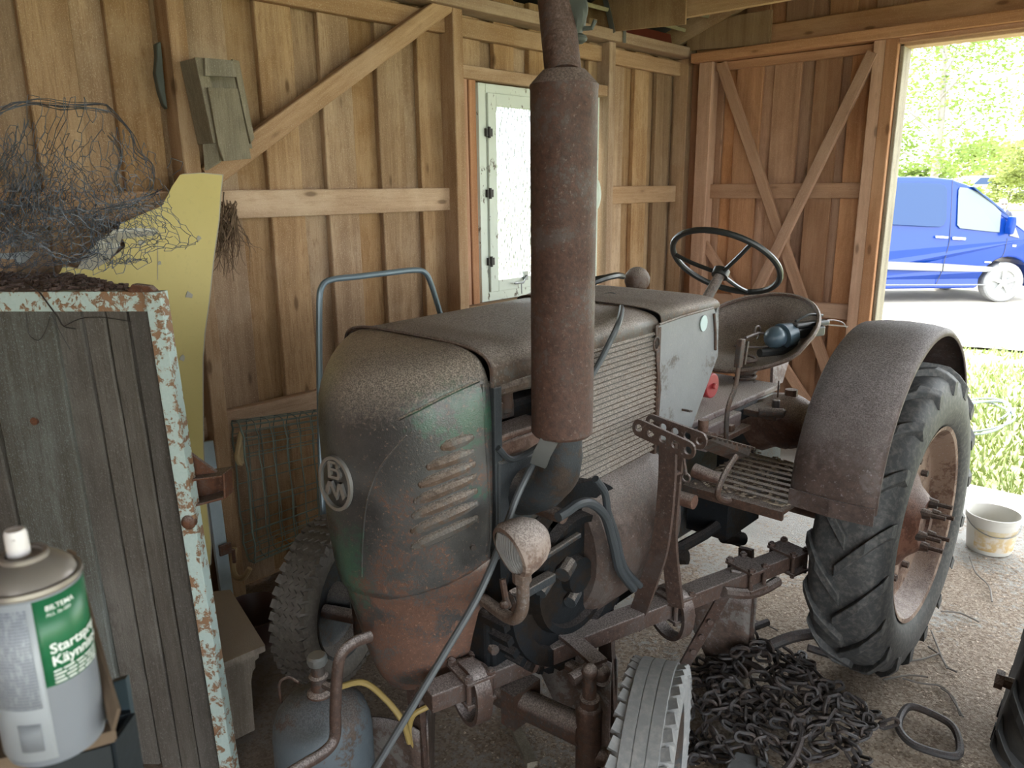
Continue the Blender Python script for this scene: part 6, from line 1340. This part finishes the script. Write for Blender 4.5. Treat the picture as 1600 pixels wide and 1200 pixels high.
tree('bush', 'yellowish bush standing behind the distant white car', 'bush', gp(1530, 50), 4.6, BUSH, 3000, 0.12, LF2, 6, 'bushes beyond the yard')
tree('bush', 'low green bush behind the person by the van bonnet', 'bush', gp(1575, 36), 2.2, BUSH, 2000, 0.08, LF2, 7, 'bushes beyond the yard')
# ---- cable lying on the lawn by the fender
rg = random.Random(4); CO = MB(); cc_ = az((1518, 655), gz(7.2)); cx, cy = cc_.x, cc_.y
CO.tube([V((cx + (0.20 + 0.05 * sin(t * 1.3)) * cos(t) + t * 0.006, cy + (0.55 + 0.1 * sin(t * 0.7)) * sin(t), gz(cy) + 0.035 + 0.012 * sin(2.3 * t))) for t in [i * 0.25 for i in range(70)]], 0.009, 6)
tag(CO.build('garden_hose', plain('grey_blue_hose', (0.20, 0.24, 0.26), 0.5), None), 'loose coil of grey-blue hose lying on the lawn behind the fender', 'hose')
# ================================================================== loose litter on the floor
rg = random.Random(77); mb = MB()
def chips(n, x0, x1, y0, y1, a, b, flt):
    k = 0
    while k < n:
        x, y = rg.uniform(x0, x1), rg.uniform(y0, y1)
        if noise.noise(V((x * 2.2, y * 2.2, 3))) + rg.uniform(-0.4, 0.4) < flt: continue
        s = rg.uniform(a, b); t = rg.uniform(0, 6.28); e = V((cos(t), sin(t), rg.uniform(-.25, .25))) * s; f = V((-sin(t), cos(t), rg.uniform(-.25, .25))) * s * rg.uniform(.35, .8); p = V((x, y, 0.003 + rg.uniform(0, .004)))
        mb.add([p - e, p + f, p + e, p - f], [(0, 1, 2, 3)]); k += 1
chips(9000, -1.6, 0.25, 1.3, 4.2, .003, .007, -0.25); chips(2500, -2.2, 0.2, 1.2, 4.8, .003, .009, 0.0)
m, nt, b = newmat('wood_chips'); q = N(nt); q.set(b.inputs['Base Color'], q.mix(q.ramp(q.voro(q.coord(), 150, 'Distance'), 0.1, 0.7), (0.22, 0.15, 0.10), (0.52, 0.42, 0.32))); b.inputs['Roughness'].default_value = 0.9
tag(mb.build('sawdust', m, None, False), 'scattered wood chips and sawdust covering the floor', 'sawdust', kind='stuff')
mb = MB()
def twig(pts, r): mb.tube([az(p, 0.008 + rg.uniform(0, .006)) for p in pts], r, 5, k=3)
TW = [[(1375, 1050), (1405, 1035), (1440, 1030), (1470, 1020)], [(1410, 1060), (1440, 1068), (1475, 1075), (1505, 1120)], [(1450, 1010), (1470, 1025), (1480, 1045)], [(1515, 870), (1525, 895), (1545, 915), (1550, 940)], [(1470, 955), (1500, 958), (1530, 972)], [(1120, 1010), (1150, 985), (1180, 970), (1215, 985)], [(1455, 985), (1465, 1010), (1478, 1040), (1495, 1050)], [(1380, 1062), (1420, 1055), (1450, 1058)], [(1470, 1075), (1490, 1090), (1500, 1118)]]
TL = ['dark twig lying along the foot of the rear tyre', 'long dark twig reaching to the corner of the big loose ring', 'twig on the sawdust right of the rear wheel hub', 'thin dark twig running from the bucket towards the camera', 'thin straight twig halfway between bucket and rear tyre foot', 'bent twig on the floor between ridging body and rear tyre', 'crooked twig just right of the spot where the rear tyre stands', 'short twig against the front foot of the rear tyre', 'short dark twig just above the large loose chain ring']
for i, t in enumerate(TW):
    mb = MB(); twig(t, 0.0035); tag(mb.build('twig', BARK, None), TL[i], 'twig', 'twigs on the sawdust')
for o in bpy.data.objects:
    if '_w' in o: del o['_w']
